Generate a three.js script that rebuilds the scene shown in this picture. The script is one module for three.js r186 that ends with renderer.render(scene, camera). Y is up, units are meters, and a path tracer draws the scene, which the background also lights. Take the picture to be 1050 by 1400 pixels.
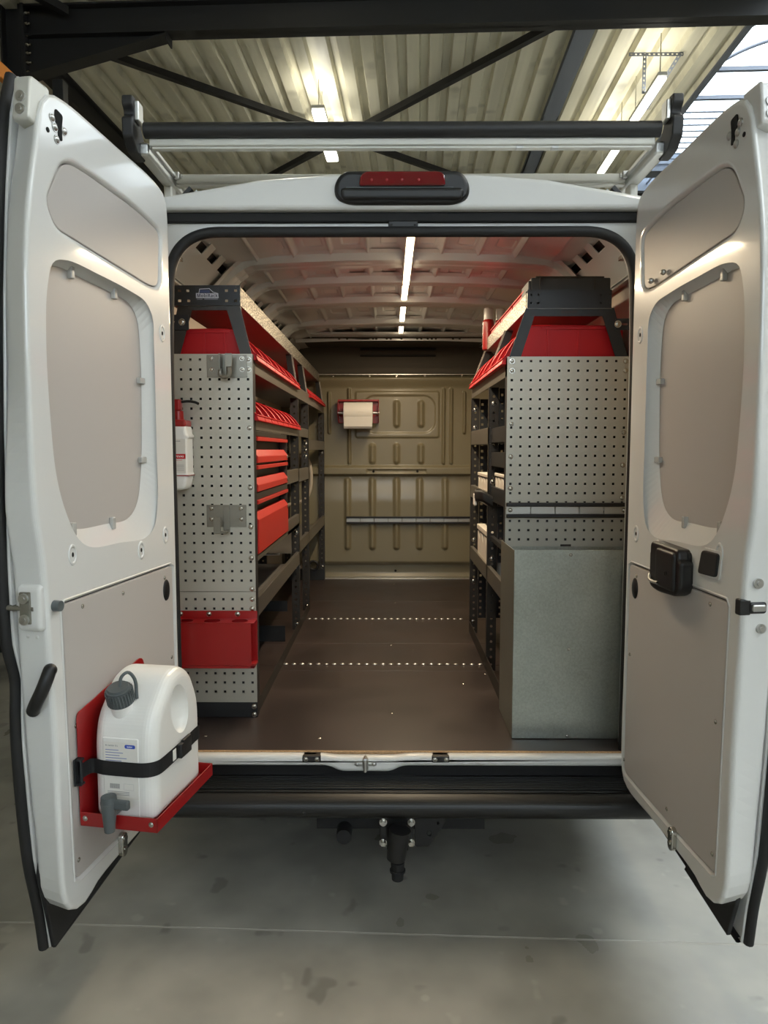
import * as THREE from 'three';
import { RoundedBoxGeometry } from 'three/addons/geometries/RoundedBoxGeometry.js';
import { Brush, Evaluator, SUBTRACTION } from 'three-bvh-csg';
import { mergeGeometries } from 'three/addons/utils/BufferGeometryUtils.js';
import { RectAreaLightUniformsLib } from 'three/addons/lights/RectAreaLightUniformsLib.js';

// ------------------------------------------------------------------ camera, sky, exposure
RectAreaLightUniformsLib.init();
const scene = new THREE.Scene();
const camera = new THREE.PerspectiveCamera(2 * Math.atan(700 / 1012) * 180 / Math.PI, 0.75, 0.05, 100);
camera.position.set(-0.042, 1.62, 2.575);
camera.rotation.order = 'YXZ';
camera.rotation.set(-4.78 * Math.PI / 180, 0.395 * Math.PI / 180, 0);
const SKY = 4.1;
scene.background = new THREE.Color().setRGB(0.92 * SKY, 0.975 * SKY, 1.0 * SKY);
const renderer = new THREE.WebGLRenderer({ antialias: true });
renderer.toneMapping = THREE.LinearToneMapping;
renderer.toneMappingExposure = 1.5;
renderer.shadowMap.enabled = true;
const LED_POWER = 112, TUBE_POWER = 26;
const WARM = [1.0, 0.80, 0.54], TUBE = [1.0, 0.95, 0.80];

// ------------------------------------------------------------------ helpers
const V3 = (x, y, z) => new THREE.Vector3(x, y, z);
function rng(seed) { let a = seed >>> 0; return () => { a = (a + 0x6D2B79F5) | 0; let t = Math.imul(a ^ (a >>> 15), 1 | a); t = (t + Math.imul(t ^ (t >>> 7), 61 | t)) ^ t; return ((t ^ (t >>> 14)) >>> 0) / 4294967296; }; }
const used = new Map();
function numbered(name) { const n = used.get(name) || 0; used.set(name, n + 1); return n ? name + '_' + String(n).padStart(3, '0') : name; }
const sm = (a, b, x) => { const t = Math.min(1, Math.max(0, (x - a) / (b - a))); return t * t * (3 - 2 * t); };

function clean(g) { g = g.index ? g.toNonIndexed() : g; for (const k of Object.keys(g.attributes)) if (!['position', 'normal', 'uv'].includes(k)) g.deleteAttribute(k); return g; }
function merge(list) { const a = list.map(clean); return a.length === 1 ? a[0] : mergeGeometries(a); }
function metreUV(g) {
  g = clean(g); const p = g.attributes.position, n = g.attributes.normal, uv = new Float32Array(p.count * 2);
  for (let i = 0; i < p.count; i++) {
    const ax = Math.abs(n.getX(i)), ay = Math.abs(n.getY(i)), az = Math.abs(n.getZ(i));
    let u, v; if (ay >= ax && ay >= az) { u = p.getX(i); v = p.getZ(i); } else if (ax >= az) { u = p.getZ(i); v = p.getY(i); } else { u = p.getX(i); v = p.getY(i); }
    uv[2 * i] = u; uv[2 * i + 1] = v;
  }
  g.setAttribute('uv', new THREE.BufferAttribute(uv, 2)); return g;
}
const box = (x0, x1, y0, y1, z0, z1) => new THREE.BoxGeometry(Math.abs(x1 - x0), Math.abs(y1 - y0), Math.abs(z1 - z0)).translate((x0 + x1) / 2, (y0 + y1) / 2, (z0 + z1) / 2);
function rbox(x0, x1, y0, y1, z0, z1, r = 0.003, seg = 2) {
  const w = Math.abs(x1 - x0), h = Math.abs(y1 - y0), d = Math.abs(z1 - z0);
  return new RoundedBoxGeometry(w, h, d, seg, Math.min(r, w / 2.01, h / 2.01, d / 2.01)).translate((x0 + x1) / 2, (y0 + y1) / 2, (z0 + z1) / 2);
}
function cylBetween(a, b, r0, r1 = r0, n = 16) {
  const d = b.clone().sub(a), g = new THREE.CylinderGeometry(r1, r0, d.length(), n);
  g.applyQuaternion(new THREE.Quaternion().setFromUnitVectors(V3(0, 1, 0), d.clone().normalize()));
  return g.translate((a.x + b.x) / 2, (a.y + b.y) / 2, (a.z + b.z) / 2);
}
function barBetween(a, b, w, h) { // rectangular bar, w across horizontally, h vertically
  const d = b.clone().sub(a), g = new THREE.BoxGeometry(w, h, d.length());
  const m = new THREE.Matrix4().lookAt(b, a, V3(0, 1, 0)); g.applyMatrix4(m);
  return g.translate((a.x + b.x) / 2, (a.y + b.y) / 2, (a.z + b.z) / 2);
}
function tube(pts, r, seg = 64, rs = 10, closed = false, type = 'centripetal') { return new THREE.TubeGeometry(new THREE.CatmullRomCurve3(pts.map((p) => p.isVector3 ? p : V3(...p)), closed, type), seg, r, rs, closed); }
function polyShape(pts) { const s = new THREE.Shape(); pts.forEach(([x, y], i) => i ? s.lineTo(x, y) : s.moveTo(x, y)); s.closePath(); return s; }
function polyPath(pts) { const s = new THREE.Path(); pts.forEach(([x, y], i) => i ? s.lineTo(x, y) : s.moveTo(x, y)); s.closePath(); return s; }
function smooth(pts, n = 80) { return new THREE.CatmullRomCurve3(pts.map(([x, y]) => V3(x, y, 0)), true, 'centripetal').getSpacedPoints(n).slice(0, n).map((p) => [p.x, p.y]); }
function rrect(x0, x1, y0, y1, r, n = 6) {
  const o = []; for (const [cx, cy, a] of [[x1 - r, y0 + r, -Math.PI / 2], [x1 - r, y1 - r, 0], [x0 + r, y1 - r, Math.PI / 2], [x0 + r, y0 + r, Math.PI]])
    for (let i = 0; i <= n; i++) { const t = a + i / n * Math.PI / 2; o.push([cx + r * Math.cos(t), cy + r * Math.sin(t)]); }
  return o;
}
function roundPoly(pts, r, n = 5) { // rounds the corners of a polygon
  const o = [], N = pts.length;
  for (let i = 0; i < N; i++) {
    const p = pts[i], a = pts[(i + N - 1) % N], b = pts[(i + 1) % N], rr = Array.isArray(p) && p.length > 2 ? p[2] : r;
    const la = Math.hypot(a[0] - p[0], a[1] - p[1]), lb = Math.hypot(b[0] - p[0], b[1] - p[1]), k = Math.min(rr, la / 2.05, lb / 2.05);
    const A = [p[0] + (a[0] - p[0]) / la * k, p[1] + (a[1] - p[1]) / la * k], B = [p[0] + (b[0] - p[0]) / lb * k, p[1] + (b[1] - p[1]) / lb * k];
    for (let j = 0; j <= n; j++) { const t = j / n; o.push([(1 - t) ** 2 * A[0] + 2 * t * (1 - t) * p[0] + t * t * B[0], (1 - t) ** 2 * A[1] + 2 * t * (1 - t) * p[1] + t * t * B[1]]); }
  }
  return o;
}
function extrude(pts, z0, z1, bevel = 0, holes = [], bseg = 2) {
  const s = polyShape(pts); for (const h of holes) s.holes.push(polyPath(h));
  const g = new THREE.ExtrudeGeometry(s, { depth: Math.max(1e-4, z1 - z0 - 2 * bevel), bevelEnabled: bevel > 0, bevelThickness: bevel, bevelSize: bevel, bevelOffset: -bevel, bevelSegments: bseg, steps: 1 });
  return g.translate(0, 0, z0 + bevel);
}
function ringLoft(a, za, b, zb) { // quads between two outlines of the same point count
  const pos = [], N = a.length;
  for (let i = 0; i < N; i++) {
    const j = (i + 1) % N, A = [a[i][0], a[i][1], za], B = [a[j][0], a[j][1], za], C = [b[j][0], b[j][1], zb], D = [b[i][0], b[i][1], zb];
    pos.push(...A, ...B, ...C, ...A, ...C, ...D);
  }
  const g = new THREE.BufferGeometry(); g.setAttribute('position', new THREE.Float32BufferAttribute(pos, 3)); g.setAttribute('uv', new THREE.Float32BufferAttribute(new Float32Array(pos.length / 3 * 2), 2));
  g.computeVertexNormals(); return g;
}
function polar(pts, cx, cy, n) { // resample a star-shaped outline at even angles round a centre
  const o = [], N = pts.length;
  for (let k = 0; k < n; k++) {
    const t = k / n * 2 * Math.PI, dx = Math.cos(t), dy = Math.sin(t); let best = null;
    for (let i = 0; i < N; i++) {
      const p = pts[i], q = pts[(i + 1) % N], ex = q[0] - p[0], ey = q[1] - p[1], den = dx * ey - dy * ex; if (Math.abs(den) < 1e-12) continue;
      const wx = p[0] - cx, wy = p[1] - cy, r = (wx * ey - wy * ex) / den, u = (wx * dy - wy * dx) / den;
      if (r > 0 && u >= -1e-6 && u <= 1 + 1e-6 && (best === null || r > best)) best = r;
    }
    o.push([cx + dx * (best || 0), cy + dy * (best || 0)]);
  }
  return o;
}
function mesh(name, geo, mat, parent, label) {
  const g = Array.isArray(geo) ? merge(geo) : geo; const m = new THREE.Mesh(g, mat);
  m.name = numbered(name); m.castShadow = m.receiveShadow = true; if (label) m.userData.label = label;
  (parent || scene).add(m); return m;
}
function thing(name, label, category, group, pos) {
  const o = new THREE.Group(); o.name = numbered(name); o.userData = { label, category }; if (group) o.userData.group = group; if (pos) o.position.set(...pos); scene.add(o); return o;
}
function tag(o, label, category, group) { Object.assign(o.userData, { label, category }); if (group) o.userData.group = group; return o; }
function part(name, parent, label) { const o = new THREE.Group(); o.name = numbered(name); if (label) o.userData.label = label; parent.add(o); return o; }
const HALL = -2.26 * Math.PI / 180; // the hall's bays run slightly askew to the van
function struct(o, label) { o.userData.kind = 'structure'; if (label) o.userData.label = label; return o; }
const inHall = (o) => { const p = o.position.clone().applyAxisAngle(V3(0, 1, 0), HALL); o.position.copy(p); o.rotation.y = HALL; return o; };

// ------------------------------------------------------------------ textures
function noiseTile(n, cells, seed) { // periodic value noise
  const r = rng(seed), g = new Float32Array(cells * cells).map(() => r()), o = new Float32Array(n * n);
  for (let y = 0; y < n; y++) for (let x = 0; x < n; x++) {
    const fx = x / n * cells, fy = y / n * cells, x0 = Math.floor(fx), y0 = Math.floor(fy), a = fx - x0, b = fy - y0, u = a * a * (3 - 2 * a), v = b * b * (3 - 2 * b);
    const x1 = (x0 + 1) % cells, y1 = (y0 + 1) % cells;
    o[y * n + x] = (g[y0 * cells + x0] * (1 - u) + g[y0 * cells + x1] * u) * (1 - v) + (g[y1 * cells + x0] * (1 - u) + g[y1 * cells + x1] * u) * v;
  }
  return o;
}
function fbm(n, cells, oct, seed) { const o = new Float32Array(n * n); let w = 0.5; for (let k = 0; k < oct; k++) { const t = noiseTile(n, Math.min(n, cells << k), seed + k * 17); for (let i = 0; i < o.length; i++) o[i] += t[i] * w; w *= 0.5; } return o; }
function dataTex(n, fn, srgb, rep) {
  const d = new Uint8Array(n * n * 4);
  for (let i = 0; i < n * n; i++) { const c = fn(i, i % n, Math.floor(i / n)); d[4 * i] = c[0]; d[4 * i + 1] = c[1]; d[4 * i + 2] = c[2]; d[4 * i + 3] = 255; }
  const t = new THREE.DataTexture(d, n, n); t.magFilter = t.minFilter = THREE.LinearFilter; t.wrapS = t.wrapT = THREE.RepeatWrapping; if (srgb) t.colorSpace = THREE.SRGBColorSpace; if (rep) t.repeat.set(rep, rep); t.needsUpdate = true; return t;
}
const clamp = (v) => Math.max(0, Math.min(255, v));
const cN = 1024, cA = fbm(cN, 3, 5, 11), cB = fbm(cN, 24, 4, 77), cC = fbm(cN, 6, 3, 301), cD = fbm(cN, 10, 4, 555), cE = fbm(cN, 44, 3, 901), cF = fbm(cN, 60, 3, 733);
const concreteMap = dataTex(cN, (i) => {
  let v = 154 + (cA[i] - 0.48) * 100 + (cB[i] - 0.47) * 52; v -= 44 * sm(0.60, 0.74, cC[i]) * sm(0.4, 0.6, cB[i]); v -= 38 * sm(0.62, 0.70, cD[i]) * sm(0.35, 0.6, cA[i]); v -= 24 * sm(0.66, 0.74, cE[i]); v += 14 * sm(0.66, 0.76, cF[i]);
  return [clamp(v * 1.0), clamp(v * 0.985), clamp(v * 0.93)];
}, true, 1 / 5);
const concreteRough = dataTex(cN, (i) => { const v = 92 + (cA[i] - 0.5) * 90 + (cB[i] - 0.5) * 60; return [0, clamp(v), 0]; }, false, 1 / 5);
const gA = noiseTile(512, 90, 5), gB = noiseTile(512, 200, 6), gC = fbm(512, 4, 3, 7);
const spangle = dataTex(512, (i) => { const v = 205 + (gA[i] - 0.5) * 16 + (gB[i] - 0.5) * 10 + (gC[i] - 0.5) * 22; return [clamp(v), clamp(v), clamp(v)]; }, true, 2);
const spangleRough = dataTex(512, (i) => { const v = 96 + (gA[i] - 0.5) * 18 + (gC[i] - 0.5) * 40; return [0, clamp(v), 0]; }, false, 2);
const speckBump = dataTex(512, (i) => { const v = 255 * (gB[i] * 0.6 + gA[i] * 0.4); return [v, v, v]; }, false, 2);
const speckle = dataTex(512, (i) => { const v = 60 + 195 * sm(0.35, 0.75, gB[i] * 0.65 + gA[i] * 0.35); return [clamp(v), clamp(v), clamp(v)]; }, true, 2.2);
const wA = fbm(512, 4, 4, 40), wB = noiseTile(512, 128, 41);
const plyMap = dataTex(512, (i, x, y) => { const v = 47 + (wA[i] - 0.48) * 22 + (wB[i] - 0.5) * 10; return [clamp(v * 1.18), clamp(v * 0.98), clamp(v * 0.93)]; }, true, 1.2);
const plyRough = dataTex(512, (i, x, y) => { const v = 98 + (wB[i] - 0.5) * 10 + (wA[i] - 0.5) * 30; return [0, clamp(v), 0]; }, false, 1.2);
const deckMap = dataTex(512, (i, x, y) => { const s = wA[(y >> 4) * 512 + ((x * 3) % 512)], d = wA[i]; const v = 214 + (s - 0.5) * 60 - 34 * sm(0.58, 0.75, d); return [clamp(v), clamp(v * 0.985), clamp(v * 0.90)]; }, true, 0.5);
const woodEdge = dataTex(128, (i, x, y) => { const l = (y % 24) < 12; const v = (l ? 196 : 158) + (gA[(y * 512 + x) % 262144] - 0.5) * 40; return [clamp(v), clamp(v * 0.80), clamp(v * 0.58)]; }, true, 12);
const orangePeel = dataTex(512, (i) => { const v = 255 * (cB[(Math.floor(i / 512) * 2) * 1024 + (i % 512) * 2]); return [v, v, v]; }, false, 3);

function canvasTex(w, h, draw) { const c = document.createElement('canvas'); c.width = w; c.height = h; const x = c.getContext('2d'); draw(x, w, h); const t = new THREE.CanvasTexture(c); t.colorSpace = THREE.SRGBColorSpace; return t; }

// ------------------------------------------------------------------ materials
const std = (r, g, b, rough, metal = 0, o = {}) => new THREE.MeshStandardMaterial({ color: new THREE.Color().setRGB(r, g, b), roughness: rough, metalness: metal, side: THREE.DoubleSide, ...o });
const phy = (r, g, b, rough, o = {}) => new THREE.MeshPhysicalMaterial({ color: new THREE.Color().setRGB(r, g, b), roughness: rough, side: THREE.DoubleSide, ...o });
const M = {
  white: phy(0.74, 0.74, 0.725, 0.28, { clearcoat: 0.8, clearcoatRoughness: 0.08 }),
  ceilingWhite: phy(0.60, 0.63, 0.635, 0.28, { clearcoat: 0.5, clearcoatRoughness: 0.12 }),
  board: std(0.50, 0.468, 0.445, 0.42),
  wallBoard: std(0.50, 0.44, 0.36, 0.5),
  groove: std(0.10, 0.08, 0.065, 0.7),
  black: std(0.012, 0.012, 0.013, 0.42),
  blackMatt: std(0.010, 0.010, 0.011, 0.75),
  rubber: std(0.012, 0.012, 0.013, 0.62),
  bumper: std(0.012, 0.012, 0.012, 0.40),
  gap: std(0.004, 0.004, 0.004, 0.9),
  steel: std(0.55, 0.55, 0.54, 0.32, 1),
  zinc: std(0.50, 0.49, 0.45, 0.26, 1),
  galv: std(0.64, 0.67, 0.60, 1, 0.8, { map: spangle, roughnessMap: spangleRough }),
  lip: std(0.30, 0.28, 0.25, 0.36, 0.85, { bumpMap: speckBump, bumpScale: 0.0004 }),
  perf: std(0.47, 0.455, 0.395, 0.42, 0.35),
  hook: std(0.26, 0.25, 0.215, 0.38, 0.6),
  lipBright: std(0.78, 0.72, 0.60, 0.42, 0.85, { map: speckle }),
  railAlu: std(0.55, 0.55, 0.52, 0.42, 0.8),
  plate: std(0.22, 0.21, 0.20, 0.42, 0.6),
  caseGrey: std(0.042, 0.044, 0.045, 0.55),
  dark: std(0.022, 0.024, 0.027, 0.45, 0.2),
  upright: std(0.040, 0.036, 0.032, 0.42, 0.3),
  red: phy(0.32, 0.007, 0.008, 0.34, { clearcoat: 0.3, clearcoatRoughness: 0.2 }),
  redBin: phy(0.46, 0.008, 0.012, 0.45, { specularIntensity: 0.5 }),
  redDrawer: phy(0.50, 0.022, 0.016, 0.36),
  khaki: phy(0.225, 0.20, 0.128, 0.34, { clearcoat: 0.3, clearcoatRoughness: 0.2 }),
  ply: std(1, 1, 1, 1, 0, { map: plyMap, roughnessMap: plyRough }),
  plyEdge: std(1, 1, 1, 0.6, 0, { map: woodEdge }),
  concrete: std(1, 1, 1, 1, 0, { map: concreteMap, roughnessMap: concreteRough }),
  deck: std(1.0, 0.99, 0.97, 0.42, 0.0, { map: deckMap }),
  beam: std(0.014, 0.014, 0.015, 0.55),
  wall: std(0.42, 0.37, 0.275, 0.7),
  alu: std(0.72, 0.72, 0.70, 0.34, 0.9),
  aluWhite: std(0.62, 0.61, 0.56, 0.38, 0.25),
  roller: std(0.018, 0.018, 0.019, 0.5),
  can: phy(0.86, 0.85, 0.82, 0.34, { transmission: 0.0, sheen: 0.0, clearcoat: 0.25, clearcoatRoughness: 0.3 }),
  greyPlastic: std(0.10, 0.115, 0.12, 0.45),
  webbing: std(0.010, 0.010, 0.011, 0.7),
  paper: std(0.82, 0.80, 0.76, 0.9),
  crate: std(0.72, 0.68, 0.60, 0.5),
  glass: phy(0.93, 0.97, 1.0, 0.0, { transmission: 1, thickness: 0, ior: 1.3 }),
  skyBar: std(0.16, 0.18, 0.22, 0.5, 0.3),
  redLens: phy(0.16, 0.004, 0.008, 0.10, { clearcoat: 1, clearcoatRoughness: 0.05 }),
  redInner: phy(0.40, 0.03, 0.04, 0.2, { clearcoat: 1 }),
  clear: phy(0.95, 0.95, 0.95, 0.05, { transmission: 0.9, thickness: 0 }),
  clip: phy(0.62, 0.62, 0.60, 0.25, { transmission: 0.3, thickness: 0 }),
  orange: std(0.65, 0.22, 0.02, 0.5),
  cardboard: std(0.30, 0.17, 0.07, 0.8),
  led: new THREE.MeshStandardMaterial({ color: 0x222222, emissive: new THREE.Color().setRGB(1.0, 0.80, 0.52), emissiveIntensity: 12 }),
  tubeGlow: new THREE.MeshStandardMaterial({ color: 0x222222, emissive: new THREE.Color().setRGB(1.0, 0.97, 0.88), emissiveIntensity: 5 }),
};
function print(w, h, draw, rough = 0.5) { return new THREE.MeshStandardMaterial({ map: canvasTex(w, h, draw), roughness: rough, side: THREE.DoubleSide }); }
const area = (o, w, l, colour, power, pos, dir) => { // RectAreaLight at pos facing dir
  const r = new THREE.RectAreaLight(new THREE.Color().setRGB(...colour), power, w, l); r.position.set(...pos); r.lookAt(pos[0] + dir[0], pos[1] + dir[1], pos[2] + dir[2]); r.castShadow = true; o.add(r); return r;
};
const capScrew = (() => { const g = new THREE.SphereGeometry(0.0075, 10, 5, 0, 2 * Math.PI, 0, Math.PI / 2); g.scale(1, 0.55, 1); const w = new THREE.CylinderGeometry(0.009, 0.009, 0.0015, 12); return merge([g, w]); })();
const SCREW = { z: capScrew.clone().rotateX(Math.PI / 2), x: capScrew.clone().rotateZ(-Math.PI / 2), nx: capScrew.clone().rotateZ(Math.PI / 2), y: capScrew };
function screw(parent, x, y, z, dir = 'z', s = 1, mat = M.zinc) { const m = new THREE.Mesh(SCREW[dir], mat); m.name = numbered('screw'); m.position.set(x, y, z); m.scale.setScalar(s); m.castShadow = m.receiveShadow = true; parent.add(m); return m; }

// ================================================================== THE HALL
const HX0 = -4.2, HX1 = 7.5, HZ0 = -13, HZ1 = 9, RY = 6.0, SKX0 = 3.42, SKX1 = 6.4;
{
  const fl = new THREE.Group(); fl.name = 'floor'; struct(fl, 'grey polished concrete floor with stains and a thin straight joint'); scene.add(fl); inHall(fl);
  mesh('subfloor', box(HX0 - 0.3, HX1 + 0.3, -0.3, -0.02, HZ0 - 0.3, HZ1 + 0.3), M.concrete, fl);
  const cuts = [HZ0, -8.6, -4.2, 0.215, 4.6, HZ1];
  for (let i = 0; i < 5; i++) mesh('concrete_slab', metreUV(rbox(HX0, HX1, -0.03, 0, cuts[i] + 0.003, cuts[i + 1] - 0.003, 0.003, 1)), M.concrete, fl);
  mesh('floor_joint', box(HX0, HX1, -0.012, -0.0012, 0.212, 0.218), std(0.42, 0.40, 0.36, 0.7), fl);
  // walls
  const w = (name, g, label) => inHall(struct(mesh(name, metreUV(merge(g)), M.wall), label));
  w('wall_left', [box(HX0 - 0.25, HX0, 0, RY + 0.6, HZ0 - 0.25, HZ1 + 0.25)], 'beige hall wall along the left side');
  w('wall_right', [box(HX1, HX1 + 0.25, 0, RY + 0.6, HZ0 - 0.25, HZ1 + 0.25)], 'beige hall wall along the right side');
  w('wall_back', [box(HX0, HX1, 0, RY + 0.6, HZ0 - 0.25, HZ0)], 'beige hall wall behind the van');
  w('wall_front', [box(HX0, HX1, 0, 2.9, HZ1, HZ1 + 0.25), box(HX0, HX1, 4.9, RY + 0.6, HZ1, HZ1 + 0.25), box(HX0, -2.6, 2.9, 4.9, HZ1, HZ1 + 0.25), box(5.4, HX1, 2.9, 4.9, HZ1, HZ1 + 0.25)], 'beige hall wall behind the viewer');
  const wf = new THREE.Group(); wf.name = 'window_2'; struct(wf, 'high band of windows in the hall wall behind the viewer'); scene.add(wf); inHall(wf);
  for (let i = 0; i < 4; i++) { mesh('window_pane', box(-2.6 + i * 2, -0.6 + i * 2, 2.9, 4.9, HZ1 + 0.10, HZ1 + 0.106), M.glass, wf); mesh('window_frame', [box(-2.6 + i * 2, -2.54 + i * 2, 2.9, 4.9, HZ1 + 0.06, HZ1 + 0.14), box(-2.6 + i * 2, -0.6 + i * 2, 2.9, 2.96, HZ1 + 0.06, HZ1 + 0.14)], M.beam, wf); }
  // roof of trapezoidal sheets
  const ce = new THREE.Group(); ce.name = 'ceiling'; struct(ce, 'pale ribbed steel roof sheets'); scene.add(ce); inHall(ce);
  const P = 0.25, prof = (x) => { const k = ((x % P) + P) % P; return k < 0.13 ? 0 : k < 0.15 ? (k - 0.13) / 0.02 * 0.08 : k < 0.23 ? 0.08 : (0.25 - k) / 0.02 * 0.08; };
  const sheet = (x0, x1, z0, z1) => {
    const xs = []; for (let x = x0; x < x1 - 1e-6; x += P) xs.push(x, x + 0.13, x + 0.15, x + 0.23); xs.push(x1);
    const up = xs.map((x) => [x, RY + prof(Math.round((x - x0) * 1e4) / 1e4)]), dn = up.slice().reverse().map(([x, y]) => [x, y + 0.012]);
    return metreUV(extrude([...up, ...dn], z0, z1));
  };
  const n = Math.floor((SKX0 - HX0) / (3 * P));
  for (let i = 0; i <= n; i++) { const x0 = SKX0 - (i + 1) * 3 * P; mesh('roof_sheet', sheet(x0, x0 + 3 * P, HZ0, HZ1), M.deck, ce); }
  mesh('roof_sheet', sheet(SKX1, SKX1 + 1.25, HZ0, HZ1), M.deck, ce);
  mesh('roof_insulation', [box(HX0 - 0.3, SKX0, RY + 0.1, RY + 0.35, HZ0 - 0.3, HZ1 + 0.3), box(SKX1, HX1 + 0.3, RY + 0.1, RY + 0.35, HZ0 - 0.3, HZ1 + 0.3), box(SKX0, SKX1, RY + 0.05, RY + 0.35, HZ0 - 0.3, -10.6), box(SKX0, SKX1, RY + 0.05, RY + 0.35, 8.0, HZ1 + 0.3)], M.beam, ce);
  // skylight: barrel vault and a run of louvres
  const sk = new THREE.Group(); sk.name = 'window_1'; struct(sk, 'long barrel vaulted skylight with thin arched bars, beyond it a run of louvre bars'); scene.add(sk); inHall(sk);
  mesh('skylight_curb', [box(SKX0, SKX0 + 0.07, RY - 0.03, RY + 0.30, -10.6, 8), box(SKX1 - 0.07, SKX1, RY - 0.03, RY + 0.30, -10.6, 8), box(SKX0, SKX1, RY - 0.06, RY + 0.2, -9.80, -9.5), box(SKX0, SKX1, RY - 0.02, RY + 0.2, -10.62, -10.5)], M.skyBar, sk);
  const cx = (SKX0 + SKX1) / 2, half = (SKX1 - SKX0) / 2 - 0.03, rise = 0.55, R = (half * half + rise * rise) / (2 * rise), ym = RY + 0.16 + rise - R, a0 = Math.asin(half / R);
  const arch = (k) => V3(cx + R * Math.sin(k), ym + R * Math.cos(k), 0);
  const zs = []; for (let z = -7.19; z < 8; z += 0.74) zs.push(z);
  for (const z of zs) { const pts = []; for (let i = 0; i <= 20; i++) pts.push(arch(-a0 + 2 * a0 * i / 20).setZ(z)); mesh('glazing_bar', tube(pts, 0.022, 40, 6), M.skyBar, sk); }
  for (const z of [-7.52, -6.80, -3.5, -0.2, 3.1]) mesh('tie_bar', rbox(SKX0, SKX1, RY + 0.10, RY + 0.15, z - 0.025, z + 0.025), M.skyBar, sk);
  const pane = (z0, z1) => { const o = new THREE.CylinderGeometry(R + 0.024, R + 0.024, z1 - z0, 24, 1, true, -a0, 2 * a0); o.rotateX(-Math.PI / 2); o.rotateZ(0); return o; };
  for (let i = 0; i < zs.length; i++) {
    const z0 = i ? zs[i - 1] : -7.5, z1 = zs[i], pos = [], N = 16; const vs = [];
    for (let k = 0; k <= N; k++) { const a = -a0 + 2 * a0 * k / N; vs.push([cx + (R + 0.03) * Math.sin(a), ym + (R + 0.03) * Math.cos(a)]); }
    for (let k = 0; k < N; k++) { const [xa, ya] = vs[k], [xb, yb] = vs[k + 1]; pos.push(xa, ya, z0, xb, yb, z0, xb, yb, z1, xa, ya, z0, xb, yb, z1, xa, ya, z1); }
    const g = new THREE.BufferGeometry(); g.setAttribute('position', new THREE.Float32BufferAttribute(pos, 3)); g.setAttribute('uv', new THREE.Float32BufferAttribute(new Float32Array(pos.length / 3 * 2), 2)); g.computeVertexNormals();
    mesh('skylight_pane', g, M.glass, sk);
  }
  mesh('skylight_end', extrude([[SKX0, RY + 0.1], [SKX1, RY + 0.1], ...Array.from({ length: 21 }, (_, k) => { const p = arch(a0 - 2 * a0 * k / 20); return [p.x, p.y + 0.03]; })], -7.54, -7.53), M.glass, sk);
  for (let z = -7.72; z > -9.5; z -= 0.195) mesh('louvre_bar', rbox(SKX0 + 0.07, SKX1 - 0.07, RY + 0.03, RY + 0.045, z - 0.012, z + 0.012), M.skyBar, sk);
  mesh('skylight_pane', box(SKX0, SKX1, RY + 0.12, RY + 0.125, -9.5, -7.56), M.glass, sk);
  mesh('skylight_pane', box(SKX0, SKX1, RY + 0.12, RY + 0.125, -10.5, -9.8), M.glass, sk);
  for (let k = 1; k < 6; k++) mesh('glazing_bar', box(SKX0 + k * 0.45, SKX0 + k * 0.45 + 0.02, RY + 0.08, RY + 0.11, -10.5, -9.8), M.skyBar, sk);
  // portal frame
  const iBeam = (x0, x1, y0, y1, z, w = 0.17) => [box(x0, x1, y0, y0 + 0.016, z - w / 2, z + w / 2), box(x0, x1, y1 - 0.016, y1, z - w / 2, z + w / 2), box(x0, x1, y0, y1, z - 0.006, z + 0.006)];
  const bm = new THREE.Group(); bm.name = 'steel_beam'; struct(bm, 'dark steel roof beam with a bolted haunch'); scene.add(bm); inHall(bm);
  mesh('beam_profile', iBeam(-3.86, 7.5, 5.70, 5.99, -5.0), M.beam, bm);
  mesh('haunch', [extrude([[-3.86, 5.33], [-2.42, 5.69], [-2.42, 5.72], [-3.86, 5.72]], -5.006, -4.994), barBetween(V3(-3.86, 5.33, -5), V3(-2.42, 5.685, -5), 0.17, 0.016), box(-2.43, -2.415, 5.62, 5.70, -5.085, -4.915)], M.beam, bm);
  mesh('end_plate', rbox(-3.875, -3.84, 5.28, 6.0, -5.09, -4.91), M.beam, bm);
  for (const y of [5.36, 5.45, 5.54, 5.62, 5.71, 5.82, 5.92]) { const b = mesh('bolt', [new THREE.CylinderGeometry(0.022, 0.022, 0.03, 6).rotateZ(Math.PI / 2), new THREE.CylinderGeometry(0.012, 0.012, 0.06, 10).rotateZ(Math.PI / 2).translate(0.01, 0, 0)], M.zinc, bm); b.position.set(-3.825, y, -4.945); }
  const co = new THREE.Group(); co.name = 'steel_column'; struct(co, 'dark steel column in the left corner'); scene.add(co); inHall(co);
  mesh('column_profile', [box(-4.08, -4.06, 0, 5.99, -5.09, -4.91), box(-3.895, -3.877, 0, 5.99, -5.09, -4.91), box(-4.08, -3.877, 0, 5.99, -5.006, -4.994)], M.beam, co);
  const brace = (a, b, label) => inHall(struct(mesh('brace_strut', barBetween(V3(...a), V3(...b), 0.075, 0.075), M.beam), label));
  brace([-4.0, 5.90, -5.05], [1.72, 5.90, -10.52], 'dark diagonal roof brace from the left column');
  brace([1.72, 5.91, -5.05], [-4.0, 5.91, -11.2], 'dark diagonal roof brace crossing it from the right');
  brace([-3.4, 5.90, -4.9], [-4.05, 5.94, -3.9], 'short dark brace stub over the left haunch');
  const pu = struct(mesh('steel_purlin', [box(1.66, 1.86, 5.93, 5.95, HZ0, HZ1), box(1.66, 1.675, 5.93, 6.0, HZ0, HZ1), box(1.845, 1.86, 5.93, 6.0, HZ0, HZ1)], M.skyBar), 'grey steel purlin running along the ribs'); inHall(pu);
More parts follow.
